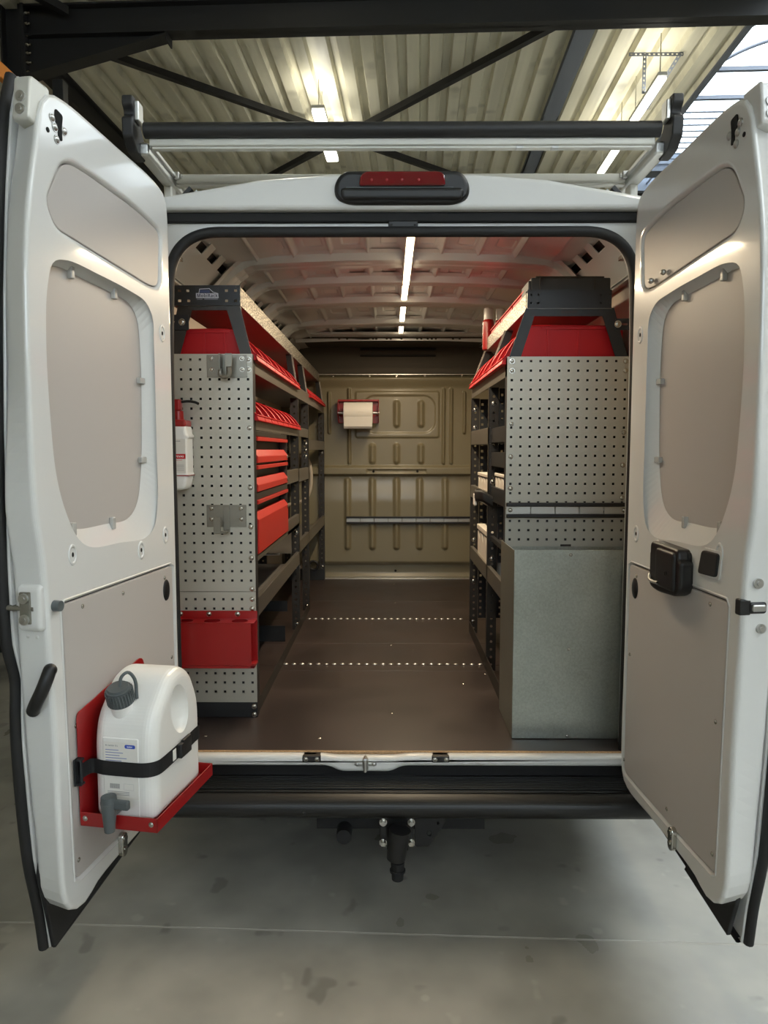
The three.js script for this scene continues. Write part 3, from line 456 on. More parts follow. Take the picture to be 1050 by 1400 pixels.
// ------------------------------------------------------------------ rear doors, in (s along the width, h up, t outward)
function rearDoor(side, hinge, angle) {
  const geos = []; const dg = part('rear_door', van, side < 0 ? 'left rear door leaf with the canister holder' : 'right rear door leaf with the inner release handle');
  const add = (name, g, mat, label) => { const m = mesh(name, g, mat, dg, label); geos.push(m); return m; };
  const taper = (g) => { const p = g.attributes.position; for (let i = 0; i < p.count; i++) { const s = p.getX(i), t = p.getZ(i); p.setX(i, s - (0.5 * sm(1.4, 1.85, p.getY(i)) + 0.28 * (1 - sm(0.5, 0.95, p.getY(i)))) * t * sm(0.42, 0.66, s)); } p.needsUpdate = true; g.computeVertexNormals(); return g; };
  const outline = smooth([[-0.01, 0.56], [-0.01, 1.02], [-0.01, 1.6], [-0.01, 2.20], [-0.008, 2.36], [0.005, 2.415], [0.06, 2.44], [0.30, 2.463], [0.535, 2.477], [0.592, 2.466], [0.628, 2.428], [0.655, 2.33], [0.69, 2.18], [0.707, 2.05], [0.714, 1.69], [0.706, 1.48], [0.684, 1.34], [0.672, 1.09], [0.663, 0.90], [0.660, 0.60], [0.655, 0.505], [0.630, 0.450], [0.585, 0.425], [0.545, 0.426], [0.50, 0.445], [0.25, 0.470], [0.05, 0.482], [0.005, 0.508]], 150);
  const winO = smooth([[0.096, 1.94], [0.102, 2.03], [0.15, 2.075], [0.24, 2.090], [0.40, 2.100], [0.55, 2.102], [0.612, 2.080], [0.642, 2.01], [0.655, 1.87], [0.650, 1.70], [0.635, 1.56], [0.605, 1.47], [0.55, 1.385], [0.49, 1.352], [0.34, 1.345], [0.19, 1.343], [0.125, 1.375], [0.098, 1.46], [0.096, 1.62]], 120);
  const winB = smooth([[0.138, 1.94], [0.155, 2.02], [0.20, 2.053], [0.28, 2.062], [0.42, 2.070], [0.54, 2.076], [0.588, 2.062], [0.615, 2.00], [0.628, 1.87], [0.622, 1.70], [0.608, 1.575], [0.582, 1.49], [0.548, 1.430], [0.50, 1.414], [0.36, 1.413], [0.24, 1.417], [0.185, 1.455], [0.155, 1.54], [0.140, 1.70]], 120);
  const up = roundPoly([[0.060, 2.125, 0.03], [0.120, 2.118, 0.05], [0.585, 2.158, 0.06], [0.618, 2.21, 0.06], [0.545, 2.333, 0.07], [0.44, 2.336, 0.05], [0.20, 2.325, 0.1], [0.045, 2.296, 0.03]], 0.03, 6);
  const low = roundPoly([[0.018, 0.535, 0.03], [0.24, 0.522, 0.2], [0.60, 0.512, 0.02], [0.616, 1.225, 0.02], [0.608, 1.238, 0.01], [0.022, 1.246, 0.02]], 0.02, 6);
  const shrink = (pts, d) => { const cx = pts.reduce((a, p) => a + p[0], 0) / pts.length, cy = pts.reduce((a, p) => a + p[1], 0) / pts.length; return pts.map(([x, y]) => { const l = Math.hypot(x - cx, y - cy); return [cx + (x - cx) * (l - d) / l, cy + (y - cy) * (l - d) / l]; }); };
  add('inner_panel', taper(extrude(outline, 0, 0.088, 0.014, [winO, up, low], 5)), M.white);
  // window recess: sloped flange down to a lining board
  const A = polar(winO, 0.37, 1.72, 128), B = polar(winB, 0.37, 1.72, 128);
  add('window_flange', ringLoft(A, 0.004, B, 0.032), M.white);
  add('window_lining', metreUV(extrude(shrink(winB, -0.006), 0.033, 0.040)), M.board);
  add('upper_groove', extrude(shrink(up, -0.02), 0.020, 0.024), M.groove); add('upper_lining', metreUV(extrude(shrink(up, 0.0035), 0.006, 0.018, 0.002)), M.board);
  add('lower_groove', extrude(shrink(low, -0.02), 0.016, 0.02), M.groove); add('lower_lining', metreUV(extrude(shrink(low, 0.0018), 0.001, 0.012, 0.002)), M.board);
  const edge = shrink(low, -0.016); const eA = polar(edge, 0.31, 0.88, 120), eB = polar(shrink(low, -0.008), 0.31, 0.88, 120);
  add('panel_crease', [ringLoft(eA, 0.0005, polar(shrink(low, -0.012), 0.31, 0.88, 120), -0.002), ringLoft(polar(shrink(low, -0.012), 0.31, 0.88, 120), -0.002, eB, 0.0005)], M.white);
  for (const [s, h, a] of [[0.49, 2.074, 0], [0.285, 2.063, 0], [0.147, 1.83, 1], [0.150, 1.59, 1], [0.52, 1.416, 0], [0.33, 1.413, 0], [0.628, 1.90, 1]]) add('lining_clip', a ? rbox(s - 0.016, s + 0.016, h - 0.009, h + 0.009, 0.020, 0.034, 0.003) : rbox(s - 0.008, s + 0.008, h - 0.017, h + 0.017, 0.020, 0.034, 0.003), M.clip);
  // outer skin with its rubber edge
  const SH = [[2.517, 0.575], [2.42, 0.605], [2.25, 0.630], [1.99, 0.655], [1.67, 0.672], [1.33, 0.680], [1.15, 0.675], [1.055, 0.650], [0.96, 0.655], [0.88, 0.655], [0.58, 0.632], [0.417, 0.598], [0.31, 0.583]];
  const skinPts = [[-0.03, 0.43], ...SH.slice().reverse().map(([h, s]) => [s + 0.004, h]), [0.45, 2.53], [0.2, 2.51], [-0.03, 2.47]];
  add('outer_skin', extrude(skinPts, 0.090, 0.100, 0.002), M.white);
  add('edge_seal', tube(SH.map(([h, s]) => V3(s + 0.008, h, 0.108)), 0.0135, 90, 10), M.rubber);
  add('bottom_seal', tube([[-0.03, 0.425, 0.084], [0.2, 0.388, 0.084], [0.4, 0.350, 0.084], [0.583, 0.315, 0.086]], 0.010, 40, 8), M.rubber);
  add('bottom_flap', extrude(side < 0 ? [[0.34, 0.368], [0.590, 0.315], [0.612, 0.42], [0.640, 0.54], [0.62, 0.60], [0.50, 0.48], [0.40, 0.47]] : [[0.34, 0.372], [0.575, 0.325], [0.615, 0.45], [0.60, 0.50], [0.50, 0.48], [0.40, 0.47]], side < 0 ? 0.076 : 0.055, side < 0 ? 0.088 : 0.068, 0.003), M.rubber);
  // latch hardware on the free edge
  add('upper_guide', extrude(roundPoly([[0.59, 2.372], [0.662, 2.378], [0.648, 2.482], [0.575, 2.482]], 0.012), 0.010, 0.054, 0.006, [], 3), side < 0 ? M.aluWhite : M.white);
  const eScrew = (s, h, t, r = 0.012) => { const g = mergeGeometries([new THREE.CylinderGeometry(r, r, 0.008, 16), new THREE.CylinderGeometry(r * 0.5, r * 0.5, 0.012, 6)]); g.rotateZ(-Math.PI / 2); return g.translate(s, h, t); };
  add('guide_screw', eScrew(0.655, 2.432, 0.032), M.steel); add('guide_screw', eScrew(0.659, 2.402, 0.032), M.steel);
  add('latch_slot', extrude(roundPoly([[0.545, 2.432], [0.575, 2.438], [0.580, 2.412], [0.566, 2.396], [0.566, 2.372], [0.550, 2.368], [0.552, 2.398]], 0.008), -0.002, 0.001), M.gap);
  for (const [s, h] of [[0.588, 2.410], [0.578, 2.392], [0.540, 2.398], [0.572, 2.366]]) { const c = capScrew.clone().rotateX(-Math.PI / 2).scale(1.2, 1.2, 1.2).translate(s, h, -0.001); add('latch_screw', c, M.steel); }
  add('panel_hole', new THREE.CylinderGeometry(0.006, 0.006, 0.002, 14).rotateX(Math.PI / 2).translate(0.606, 2.375, -0.0005), M.gap);
  for (const [s, h] of [[0.566, 1.356], [0.222, 1.322], [0.066, 1.350], [0.055, 1.985]]) { add('plug_ring', new THREE.TorusGeometry(0.019, 0.004, 8, 24).scale(0.8, 1.2, 0.7).translate(s, h, 0.0), M.white); add('plug_hole', new THREE.SphereGeometry(0.005, 10, 8).scale(0.8, 1.3, 0.3).translate(s, h, -0.0008), M.gap); }
  add('finger_grip', new THREE.SphereGeometry(0.03, 20, 14).scale(0.72, 1.15, 0.24).translate(0.068, 1.172, 0.001), M.black);
  for (const [s, h] of [[0.078, 1.214], [0.53, 1.216], [0.33, 1.212], [0.577, 0.915], [0.585, 0.56], [0.33, 0.556], [0.042, 0.945], [0.02, 0.575]]) add('lining_screw', capScrew.clone().rotateX(-Math.PI / 2).scale(0.7, 0.7, 0.7).translate(s, h, 0.0005), M.zinc);
  add('roller_bracket', [extrude(rrect(0.372, 0.400, 0.46, 0.53, 0.014, 5), -0.016, 0.0, 0.003), cylBetween(V3(0.386, 0.513, -0.019), V3(0.386, 0.513, -0.01), 0.009), cylBetween(V3(0.386, 0.482, -0.019), V3(0.386, 0.482, -0.01), 0.007)], M.zinc);
  const onEdge = (s) => s - 0.012;
  if (side < 0) {
    add('striker_base', taper(extrude(rrect(0.655, 0.694, 1.185, 1.300, 0.016, 5), 0.006, 0.070, 0.010, [], 4)), M.white);
    add('striker', [taper(extrude(rrect(0.69, 0.699, 1.205, 1.283, 0.004, 4), 0.030, 0.058, 0.002)), cylBetween(V3(0.69, 1.242, 0.024), V3(0.69, 1.242, 0.095), 0.0065), cylBetween(V3(0.665, 1.242, 0.095), V3(0.69, 1.242, 0.095), 0.0065)], M.hook);
    add('striker_bolt', eScrew(0.701, 1.268, 0.044, 0.0125), M.steel); add('striker_bolt', eScrew(0.701, 1.217, 0.044, 0.0125), M.steel);
    add('stop_buffer', cylBetween(V3(0.648, 1.242, -0.018), V3(0.648, 1.242, 0.004), 0.013, 0.014, 20), M.greyPlastic);
    const lv = tube([[0.672, 1.088, 0.002], [0.682, 1.07, 0.004], [0.690, 1.04, 0.014], [0.690, 1.01, 0.030], [0.682, 0.99, 0.044]], 0.016, 30, 12); lv.scale(1, 1, 1);
    add('pull_lever', [lv, new THREE.SphereGeometry(0.0165, 14, 10).translate(0.680, 0.989, 0.045), new THREE.SphereGeometry(0.0165, 14, 10).translate(0.671, 1.088, 0.002)], M.black);
    add('lever_screw', eScrew(0.655, 0.945, 0.05, 0.009), M.steel);
    for (const [h, t] of [[1.31, 0.055], [1.31, 0.03], [1.17, 0.055], [1.17, 0.03], [1.42, 0.06], [1.38, 0.06]]) add('edge_dimple', new THREE.SphereGeometry(0.007, 10, 8).translate(0.672 - 0.002, h, t), M.white);
    for (const h of [1.46, 1.50, 1.545]) add('edge_rib', taper(rbox(0.688, 0.700, h - 0.003, h + 0.003, 0.02, 0.07, 0.002)), M.white);
  } else {
    add('edge_catch', [taper(extrude(roundPoly([[0.655, 1.218], [0.679, 1.218], [0.679, 1.258], [0.655, 1.258]], 0.006), -0.006, 0.022, 0.003)), rbox(0.660, 0.6835, 1.222, 1.252, 0.016, 0.062, 0.008)], M.black);
    add('catch_tongue', rbox(0.676, 0.6865, 1.228, 1.246, 0.022, 0.058, 0.006), M.steel);
    add('edge_bolt', eScrew(0.683, 1.298, 0.035, 0.0125), M.steel); add('edge_bolt', eScrew(0.678, 1.185, 0.05, 0.012), M.steel);
    const ho = roundPoly([[0.247, 1.215, 0.02], [0.30, 1.206, 0.05], [0.41, 1.212, 0.02], [0.438, 1.235, 0.02], [0.438, 1.310, 0.01], [0.425, 1.318, 0.01], [0.420, 1.345, 0.02], [0.25, 1.352, 0.02]], 0.015, 5);
    add('release_housing', [extrude(ho, -0.038, 0.004, 0.008, [roundPoly([[0.262, 1.238], [0.292, 1.234], [0.292, 1.318], [0.262, 1.318]], 0.008)], 3), extrude(roundPoly([[0.25, 1.22], [0.43, 1.22], [0.43, 1.34], [0.25, 1.34]], 0.02), -0.010, 0.004), extrude(roundPoly([[0.300, 1.226], [0.412, 1.224], [0.412, 1.335], [0.300, 1.338]], 0.014), -0.046, -0.03, 0.008, [], 3)], M.black);
    add('release_lever', tube([[0.250, 1.250, -0.036], [0.268, 1.240, -0.046], [0.300, 1.236, -0.050], [0.330, 1.238, -0.049]], 0.005, 24, 8), M.railAlu, 'grey release lever edge');
    add('release_button', new THREE.CylinderGeometry(0.006, 0.006, 0.004, 14).rotateX(Math.PI / 2).translate(0.372, 1.272, -0.0465), M.gap);
    add('square_frame', extrude(roundPoly([[0.466, 1.283], [0.574, 1.286], [0.584, 1.362], [0.490, 1.362]], 0.012), -0.003, 0.002, 0.001), M.white);
    add('square_cover', extrude(roundPoly([[0.476, 1.290], [0.566, 1.293], [0.575, 1.355], [0.494, 1.355]], 0.012), -0.010, 0.0, 0.003), M.blackMatt);
    for (const s of [0.13, 0.21]) add('lining_bolt', new THREE.SphereGeometry(0.009, 12, 8).translate(s, 2.137 + (s - 0.13) * 0.09, -0.004), M.steel);
  }
  if (side > 0) for (const m of geos) { // the other leaf is the mirror image
    const g = m.geometry; g.scale(1, 1, -1); const p = g.attributes.position, u = g.attributes.uv, ix = g.index;
    if (ix) for (let i = 0; i < ix.count; i += 3) { const a = ix.getX(i + 1); ix.setX(i + 1, ix.getX(i + 2)); ix.setX(i + 2, a); }
    else for (const at of Object.values(g.attributes)) for (let i = 0; i < at.count; i += 3) for (let c = 0; c < at.itemSize; c++) { const a = at.array[(i + 1) * at.itemSize + c]; at.array[(i + 1) * at.itemSize + c] = at.array[(i + 2) * at.itemSize + c]; at.array[(i + 2) * at.itemSize + c] = a; }
    const n = g.attributes.normal; for (let i = 0; i < n.count; i++) if (ix) { /* scale() already turned the normals */ }
  }
  // local X = along the leaf; for the left leaf local Z points outward, for the right leaf inward
  const d = V3(side * Math.sin(angle), 0, Math.cos(angle)), up3 = V3(0, 1, 0), z = d.clone().cross(up3);
  dg.quaternion.setFromRotationMatrix(new THREE.Matrix4().makeBasis(d, up3, z)); dg.position.set(hinge[0], 0, hinge[1]); dg.updateMatrixWorld(true);
  return dg;
}
const leftDoor = rearDoor(-1, [-0.745, 0.164], 10 * Math.PI / 180);
const rightDoor = rearDoor(1, [0.752, 0.120], 5.5 * Math.PI / 180);
{ // roof rack
  const r = thing('roof_rack', 'white aluminium roof rack with a long black ladder roller at the rear', 'roof rack');
  mesh('roller', cylBetween(V3(-0.872, 2.700, -0.03), V3(0.872, 2.700, -0.03), 0.026, 0.026, 24), M.roller, r);
  mesh('cross_bar', [rbox(-0.86, 0.86, 2.650, 2.676, -0.065, -0.03, 0.006), rbox(-0.85, 0.85, 2.642, 2.650, -0.06, -0.035, 0.002)], M.aluWhite, r);
  for (const z of [-0.37, -1.6, -2.9]) { mesh('cross_bar', [rbox(-0.86, 0.86, 2.638, 2.672, z - 0.025, z + 0.025, 0.008), rbox(-0.86, 0.86, 2.630, 2.640, z - 0.015, z + 0.015, 0.002)], M.aluWhite, r); }
  for (const s of [-1, 1]) {
    mesh('side_rail', [rbox(s * 0.865, s * 0.912, 2.628, 2.672, -3.9, -0.05, 0.010), rbox(s * 0.855, s * 0.870, 2.655, 2.668, -3.9, -0.06, 0.002)], M.alu, r);
    const pr = roundPoly([[-0.10, 2.62], [-0.02, 2.625], [0.025, 2.66], [0.03, 2.72], [0.005, 2.735], [0.008, 2.75], [0.025, 2.765], [0.022, 2.795], [-0.015, 2.798], [-0.07, 2.71], [-0.10, 2.68]], 0.008, 4);
    const g = extrude(pr.map(([z, y]) => [-z, y]), -0.018, 0.018, 0.005, [], 3); g.rotateY(Math.PI / 2); g.translate(s * 0.912, 0, 0); // (z, y) profile -> z = -(-z)
    mesh('end_bracket', g, M.roller, r);
    mesh('bracket_cover', [rbox(s * 0.880, s * 0.895, 2.720, 2.785, -0.045, 0.004, 0.004)], M.alu, r, 'bright aluminium cover plate');
    for (const z of [-0.37, -1.6, -2.9]) mesh('foot', [rbox(s * 0.872, s * 0.905, 2.44, 2.632, z - 0.03, z + 0.03, 0.008)], M.aluWhite, r);
    mesh('bar_clamp', [rbox(s * 0.842, s * 0.862, 2.648, 2.676, -0.36, -0.33, 0.004), cylBetween(V3(s * 0.835, 2.662, -0.345), V3(s * 0.845, 2.662, -0.345), 0.009)], M.steel, r);
  }
  for (const x of [0.40, 0.52]) mesh('slider_nut', rbox(x - 0.012, x + 0.012, 2.640, 2.648, -0.055, -0.030, 0.002), M.steel, r);
  for (const x of [-0.60, 0.60]) mesh('bar_foot', [rbox(x - 0.03, x + 0.03, 2.50, 2.632, -0.40, -0.34, 0.006)], M.alu, r);
}
// ================================================================== FITTED SHELVING
const PITCH = 0.0375;
function perfPanel(parent, name, x0, x1, y0, y1, z, cols, rows, mat, t = 0.0018, s = 0.0048) { // sheet facing the doors, square holes
  const hs = []; for (const y of rows) if (y > y0 + 0.008 && y < y1 - 0.008) for (const x of cols) hs.push([[x - s, y - s], [x - s, y + s], [x + s, y + s], [x + s, y - s]]);
  return mesh(name, extrude([[x0, y0], [x1, y0], [x1, y1], [x0, y1]], z - t, z, 0, hs), mat, parent);
}
function perfSide(parent, name, z0, z1, y0, y1, x, mat, s = 0.005) { // sheet facing the aisle
  const hs = []; for (let y = y0 + 0.03; y < y1 - 0.02; y += 0.05) for (let z = z0 + 0.03; z < z1 - 0.02; z += 0.05) hs.push([[-z - s, y - s], [-z + s, y - s], [-z + s, y + s], [-z - s, y + s]]);
  const g = extrude([[-z0, y0], [-z1, y0], [-z1, y1], [-z0, y1]], -0.001, 0.001, 0, hs); g.rotateY(Math.PI / 2); g.translate(x, 0, 0); return mesh(name, g, mat, parent);
}
function post(parent, x, z, y0, y1, w = 0.046, face = 1) { // perforated angle post: flange across plus a narrow edge along the aisle
  const hs = []; for (let y = y0 + 0.03; y < y1 - 0.02; y += 0.038) hs.push(rrect(x - face * w / 2 - 0.006, x - face * w / 2 + 0.006, y - 0.006, y + 0.006, 0.003, 1));
  const a = Math.min(x, x - face * w), b = Math.max(x, x - face * w);
  return mesh('upright', [extrude([[a, y0], [b, y0], [b, y1], [a, y1]], z - 0.0015, z, 0, hs), box(x - face * 0.002, x, y0, y1, z - 0.030, z)], M.upright, parent);
}
function shelf(parent, x, depth, z0, z1, lip0, lip1, face, mat, lipMat, rise = 0) { // plate plus turned-up lip on the aisle side
  return mesh('shelf', [metreUV(rbox(x, x - face * 0.003, lip0, lip1, z0, z1, 0.001, 1)), metreUV(box(x - face * 0.003, x - face * 0.018, lip1 - 0.002, lip1, z0, z1))], lipMat || mat, parent), mesh('shelf_plate', box(x - face * 0.003, x - face * depth, lip0 + rise, lip0 + rise + 0.002, z0, z1), M.plate, parent);
}
// side profile bin: q = depth from the front, open to the front and top
function binGeo(w, d, h, frontH, lean) {
  const pr = [[-lean, 0], [d, 0], [d, h]]; const cx = Math.min(0.30 * d, 0.10);
  for (let i = 0; i <= 8; i++) { const a = i / 8; pr.push([cx * (1 - a) + (-lean + 0.012) * a, h - (h - frontH) * (a * a * 0.75 + a * 0.25)]); }
  pr.push([-lean + 0.008, frontH]);
  const walls = []; for (const k of [-1, 1]) walls.push(extrude(pr, k * w / 2 - (k > 0 ? 0.003 : 0), k * w / 2 + (k > 0 ? 0 : 0.003)));
  const edge = pr.slice(2); for (const k of [-1, 1]) walls.push(tube(edge.map(([q, y]) => [q, y, k * (w / 2 - 0.002)]), 0.0036, 24, 5));
  walls.push(box(-lean, d, 0, 0.003, -w / 2, w / 2), box(d - 0.003, d, 0, h, -w / 2, w / 2));
  walls.push(extrude([[-lean, 0], [-lean + 0.003, 0], [-lean + 0.011, frontH], [-lean + 0.008, frontH]], -w / 2, w / 2));
  walls.push(rbox(-lean + 0.003, -lean + 0.013, frontH - 0.004, frontH + 0.002, -w / 2, w / 2, 0.002, 1));
  for (const k of [-1, 1]) { const o = k * (w / 2 + 0.0015); for (const q of [0.36, 0.62]) walls.push(rbox(q * d - 0.004, q * d + 0.004, 0.004, h - 0.006, o - 0.002, o + 0.002, 0.001, 1)); walls.push(rbox(0.30 * d, d, h - 0.012, h, o - 0.002, o + 0.002, 0.001, 1)); }
  walls.push(rbox(d - 0.012, d + 0.004, h - 0.010, h, -w / 2, w / 2, 0.002, 1));
  return merge(walls); // x: depth from the front (positive = away from aisle), z along the rack
}
function binRow(geo, n, zNear, step, x, y, face, label, group) {
  for (let i = 0; i < n; i++) {
    const o = mesh('storage_bin', geo, M.redBin); o.position.set(x, y, zNear - step * (i + 0.5)); if (face < 0) o.rotation.y = Math.PI; // open side towards the aisle
    tag(o, label(i, n), 'bin', group);
  }
}
const ORD = ['first', 'second', 'third', 'fourth', 'fifth', 'sixth', 'seventh', 'eighth', 'ninth'];
const L = { x: -0.574, back: -0.905, z0: -0.317, z1: -1.775, z2: -2.31, z3: -3.49 };
const Rk = { x: 0.430, back: 0.925, z0: -0.423, z1: -0.955, z2: -1.70 };
{ // ---------------------------------------------------------------- left rack
  const u = thing('shelving_unit', 'long dark steel shelving unit with grey perforated end panel on the left van side', 'shelving', null, [-0.574, F, -0.317]);
  const g = new THREE.Group(); // children are built in world coordinates, then shifted to the unit's base
  const cols = Array.from({ length: 9 }, (_, i) => -0.884 + i * 0.0370), rows = Array.from({ length: 37 }, (_, i) => 1.968 - i * 0.0375);
  perfPanel(g, 'perforated_panel', -0.905, -0.570, 1.062, 1.990, L.z0, cols, rows, M.perf);
  perfPanel(g, 'perforated_panel', -0.905, -0.570, 0.800, 1.060, L.z0, cols, rows, M.perf);
  perfPanel(g, 'perforated_panel', -0.905, -0.570, 0.612, 0.798, L.z0, cols, rows, M.perf);
  mesh('base_plate', rbox(-0.905, -0.570, F, 0.610, L.z0 - 0.004, L.z0, 0.002), M.dark, g);
  mesh('end_frame', [rbox(-0.573, -0.570, F, 1.99, L.z0 - 0.05, L.z0 - 0.002, 0.001), rbox(-0.905, -0.902, F, 1.99, L.z0 - 0.05, L.z0 - 0.002, 0.001), box(-0.902, -0.573, F, 1.98, L.z0 - 0.020, L.z0 - 0.018)], M.dark, g);
  for (const [c, r] of [[8, 0], [8, 1], [0, 0], [0, 1], [8, 7], [8, 13.2], [8, 17.3], [8, 20.6], [8, 23.9], [8, 25], [8, 26], [0, 17.3], [0, 20.4], [0, 24], [0, 25], [0, 26]]) screw(g, cols[c] + (c ? 0.003 : -0.003), rows[0] - r * 0.0375, L.z0, 'z', 1.15);
  for (const y of [0.595, 0.562]) screw(g, -0.583, y, L.z0, 'z', 1.2);
  // tapered top frame with its name plate
  const leg = (xa, xb) => extrude([[xa - 0.02, 1.985], [xa + 0.02, 1.985], [xb + 0.02, 2.175], [xb - 0.02, 2.175]], L.z0 - 0.004, L.z0 - 0.001);
  mesh('top_frame', [extrude([[-0.900, 1.985], [-0.850, 1.985], [-0.800, 2.155], [-0.665, 2.155], [-0.615, 1.985], [-0.572, 1.985], [-0.618, 2.185], [-0.850, 2.185]], L.z0 - 0.004, L.z0 - 0.001), box(-0.618, -0.615, 1.99, 2.18, L.z0 - 0.03, L.z0 - 0.002)], M.upright, g);
  const tch = []; for (const [x, y] of [[-0.845, 2.228], [-0.813, 2.228], [-0.845, 2.190], [-0.665, 2.228], [-0.630, 2.228], [-0.665, 2.190], [-0.630, 2.190], [-0.81, 2.19]]) tch.push(rrect(x - 0.006, x + 0.006, y - 0.005, y + 0.005, 0.002, 2));
  mesh('end_channel', extrude([[-0.872, 2.172], [-0.612, 2.172], [-0.612, 2.248], [-0.872, 2.248]], L.z0 + 0.001, L.z0 + 0.004, 0, tch), M.dark, g);
  const sign = print(512, 288, (c, w, h) => {
    c.fillStyle = '#2a2c30'; c.fillRect(0, 0, w, h); c.fillStyle = '#c9cbd6'; c.strokeStyle = '#c9cbd6'; c.lineWidth = 14;
    c.beginPath(); c.moveTo(75, 130); c.lineTo(95, 40); c.lineTo(300, 30); c.lineTo(375, 100); c.lineTo(470, 130); c.lineTo(490, 220); c.lineTo(20, 220); c.lineTo(20, 130); c.closePath(); c.stroke();
    c.fillStyle = '#3d4a72'; c.fillRect(95, 60, 215, 60); c.fillStyle = '#c9cbd6'; c.fillRect(20, 128, 470, 92); c.fillStyle = '#2b2f48'; c.font = 'bold 96px sans-serif'; c.textAlign = 'center'; c.fillText('MobiRack', 255, 208, 450);
    c.fillStyle = '#8d90a0'; c.font = 'bold 30px sans-serif'; c.fillRect(30, 244, 120, 12); c.fillRect(190, 240, 290, 16);
  });
  mesh('name_plate', new THREE.PlaneGeometry(0.092, 0.052).translate(-0.738, 2.215, L.z0 + 0.0048), sign, g, 'printed name plate with a van outline');
  const plain = print(512, 64, (c, w, h) => { c.fillStyle = '#3a3733'; c.fillRect(0, 0, w, h); c.fillStyle = '#1c1a18'; c.font = 'bold 46px sans-serif'; c.textAlign = 'center'; c.fillText('MobiRack', w / 2, 50); });
  mesh('stamped_name', new THREE.PlaneGeometry(0.11, 0.014).translate(-0.76, 2.166, L.z0 - 0.0004), plain, g);
  mesh('wall_bracket', [extrude(rrect(-0.905, -0.812, 2.080, 2.138, 0.004, 2), L.z0, L.z0 + 0.004, 0, [rrect(-0.895, -0.862, 2.107, 2.114, 0.003, 3)])], M.dark, g); screw(g, -0.838, 2.110, L.z0 + 0.004, 'z', 1.5);
  // shelves
  const d1 = L.x - L.back;
  shelf(g, -0.612, 0.26, L.z3, L.z0 + 0.004, 2.172, 2.243, 1, null, M.lipBright);
  shelf(g, L.x, d1, L.z3, L.z0 - 0.003, 1.922, 1.990, 1, null, M.lip, 0.044);
  shelf(g, L.x, d1, L.z2, L.z0 - 0.003, 1.700, 1.755, 1, null, M.lip, 0.034);
  shelf(g, L.x, d1, L.z3, L.z2, 1.622, 1.690, 1, null, M.lip);
  shelf(g, L.x, d1, L.z1, -1.290, 1.440, 1.512, 1, null, M.lip);
  shelf(g, L.x, d1, L.z1, L.z0 - 0.003, 1.172, 1.192, 1, null, M.lip);
  shelf(g, L.x, d1, L.z1, -1.290, 1.172, 1.245, 1, null, M.lip);
  shelf(g, L.x, d1, L.z2, L.z1, 1.432, 1.508, 1, null, M.lip);
  shelf(g, L.x, d1, L.z2, L.z1, 1.008, 1.080, 1, null, M.lip);
  shelf(g, L.x, d1, L.z3, L.z2, 1.008, 1.085, 1, null, M.lip);
  shelf(g, L.x, d1, L.z1, L.z0 - 0.003, 0.945, 1.020, 1, null, M.lip);
  mesh('base_rail', rbox(L.x, L.x - 0.003, F, 0.605, L.z1, L.z0 - 0.003, 0.001), M.upright, g); mesh('base_rail', rbox(L.x, L.x - 0.003, F, 0.605, L.z2, L.z1 - 0.002, 0.001), M.upright, g);
  mesh('cross_rail', rbox(L.back, L.x - 0.004, F, 0.64, -3.47, -3.465, 0.001), M.dark, g);
  mesh('cross_rail', rbox(L.back, L.x - 0.05, 0.70, 0.76, -1.60, -1.597, 0.001), M.dark, g); mesh('cross_rail', rbox(L.back, L.x - 0.05, F, 0.64, -1.50, -1.497, 0.001), M.dark, g);
  mesh('tie_rod', cylBetween(V3(L.back, 1.085, -1.2), V3(L.x - 0.03, 1.085, -1.2), 0.006), M.steel, g);
  for (const z of [L.z1, L.z2, L.z3]) { post(g, L.x, z, F, 1.922); post(g, L.back + 0.046, z, F, 1.922); }
  post(g, L.x, L.z0 - 0.05, F, 1.98);
  for (const [z, lean] of [[L.z1, 1], [L.z2, 1], [L.z3, 1]]) mesh('slanted_upright', [extrude([[-0.622, 1.99], [-0.585, 1.99], [-0.612, 2.172], [-0.642, 2.172]], z - 0.002, z)], M.dark, g), mesh('upright_edge', barBetween(V3(-0.584, 1.99, z - 0.006), V3(-0.611, 2.172, z - 0.006), 0.003, 0.016), M.lip, g);
  for (const z of [L.z1, L.z2]) for (const y of z === L.z1 ? [1.135, 0.585] : [1.66, 1.62, 1.58, 0.58]) screw(g, L.x - 0.018, y, z, 'z', 1.4);
  for (const y of [1.60, 1.02, 1.005, 0.66, 0.62]) screw(g, L.x - 0.02, y, L.z3, 'z', 1.5);
  mesh('back_panel', [box(L.back, L.back + 0.002, F + 0.01, 1.92, L.z1, L.z0 - 0.01)], M.dark, g); mesh('back_panel', box(L.back, L.back + 0.002, F + 0.01, 1.62, L.z2, L.z1 - 0.004), M.dark, g);
  for (const c of g.children.slice()) { c.position.x -= u.position.x; c.position.y -= u.position.y; c.position.z -= u.position.z; u.add(c); }
}
{ // curved wheel-well brace seen through the far left bay belongs to the van body
  mesh('body_rib', tube([[-0.86, 1.58, -3.30], [-0.70, 1.56, -3.30], [-0.66, 1.40, -3.30], [-0.70, 1.24, -3.30], [-0.86, 1.18, -3.30]], 0.014, 40, 8), M.wallBoard, van);
  mesh('body_rib', tube([[-0.80, 1.00, -3.25], [-0.72, 0.98, -3.25], [-0.69, 0.85, -3.25], [-0.74, 0.70, -3.25], [-0.86, 0.66, -3.25]], 0.014, 40, 8), M.wallBoard, van);
  mesh('floor_anchor', new THREE.TorusGeometry(0.035, 0.010, 10, 24).translate(-0.66, 0.68, -3.42), M.black, van);
}
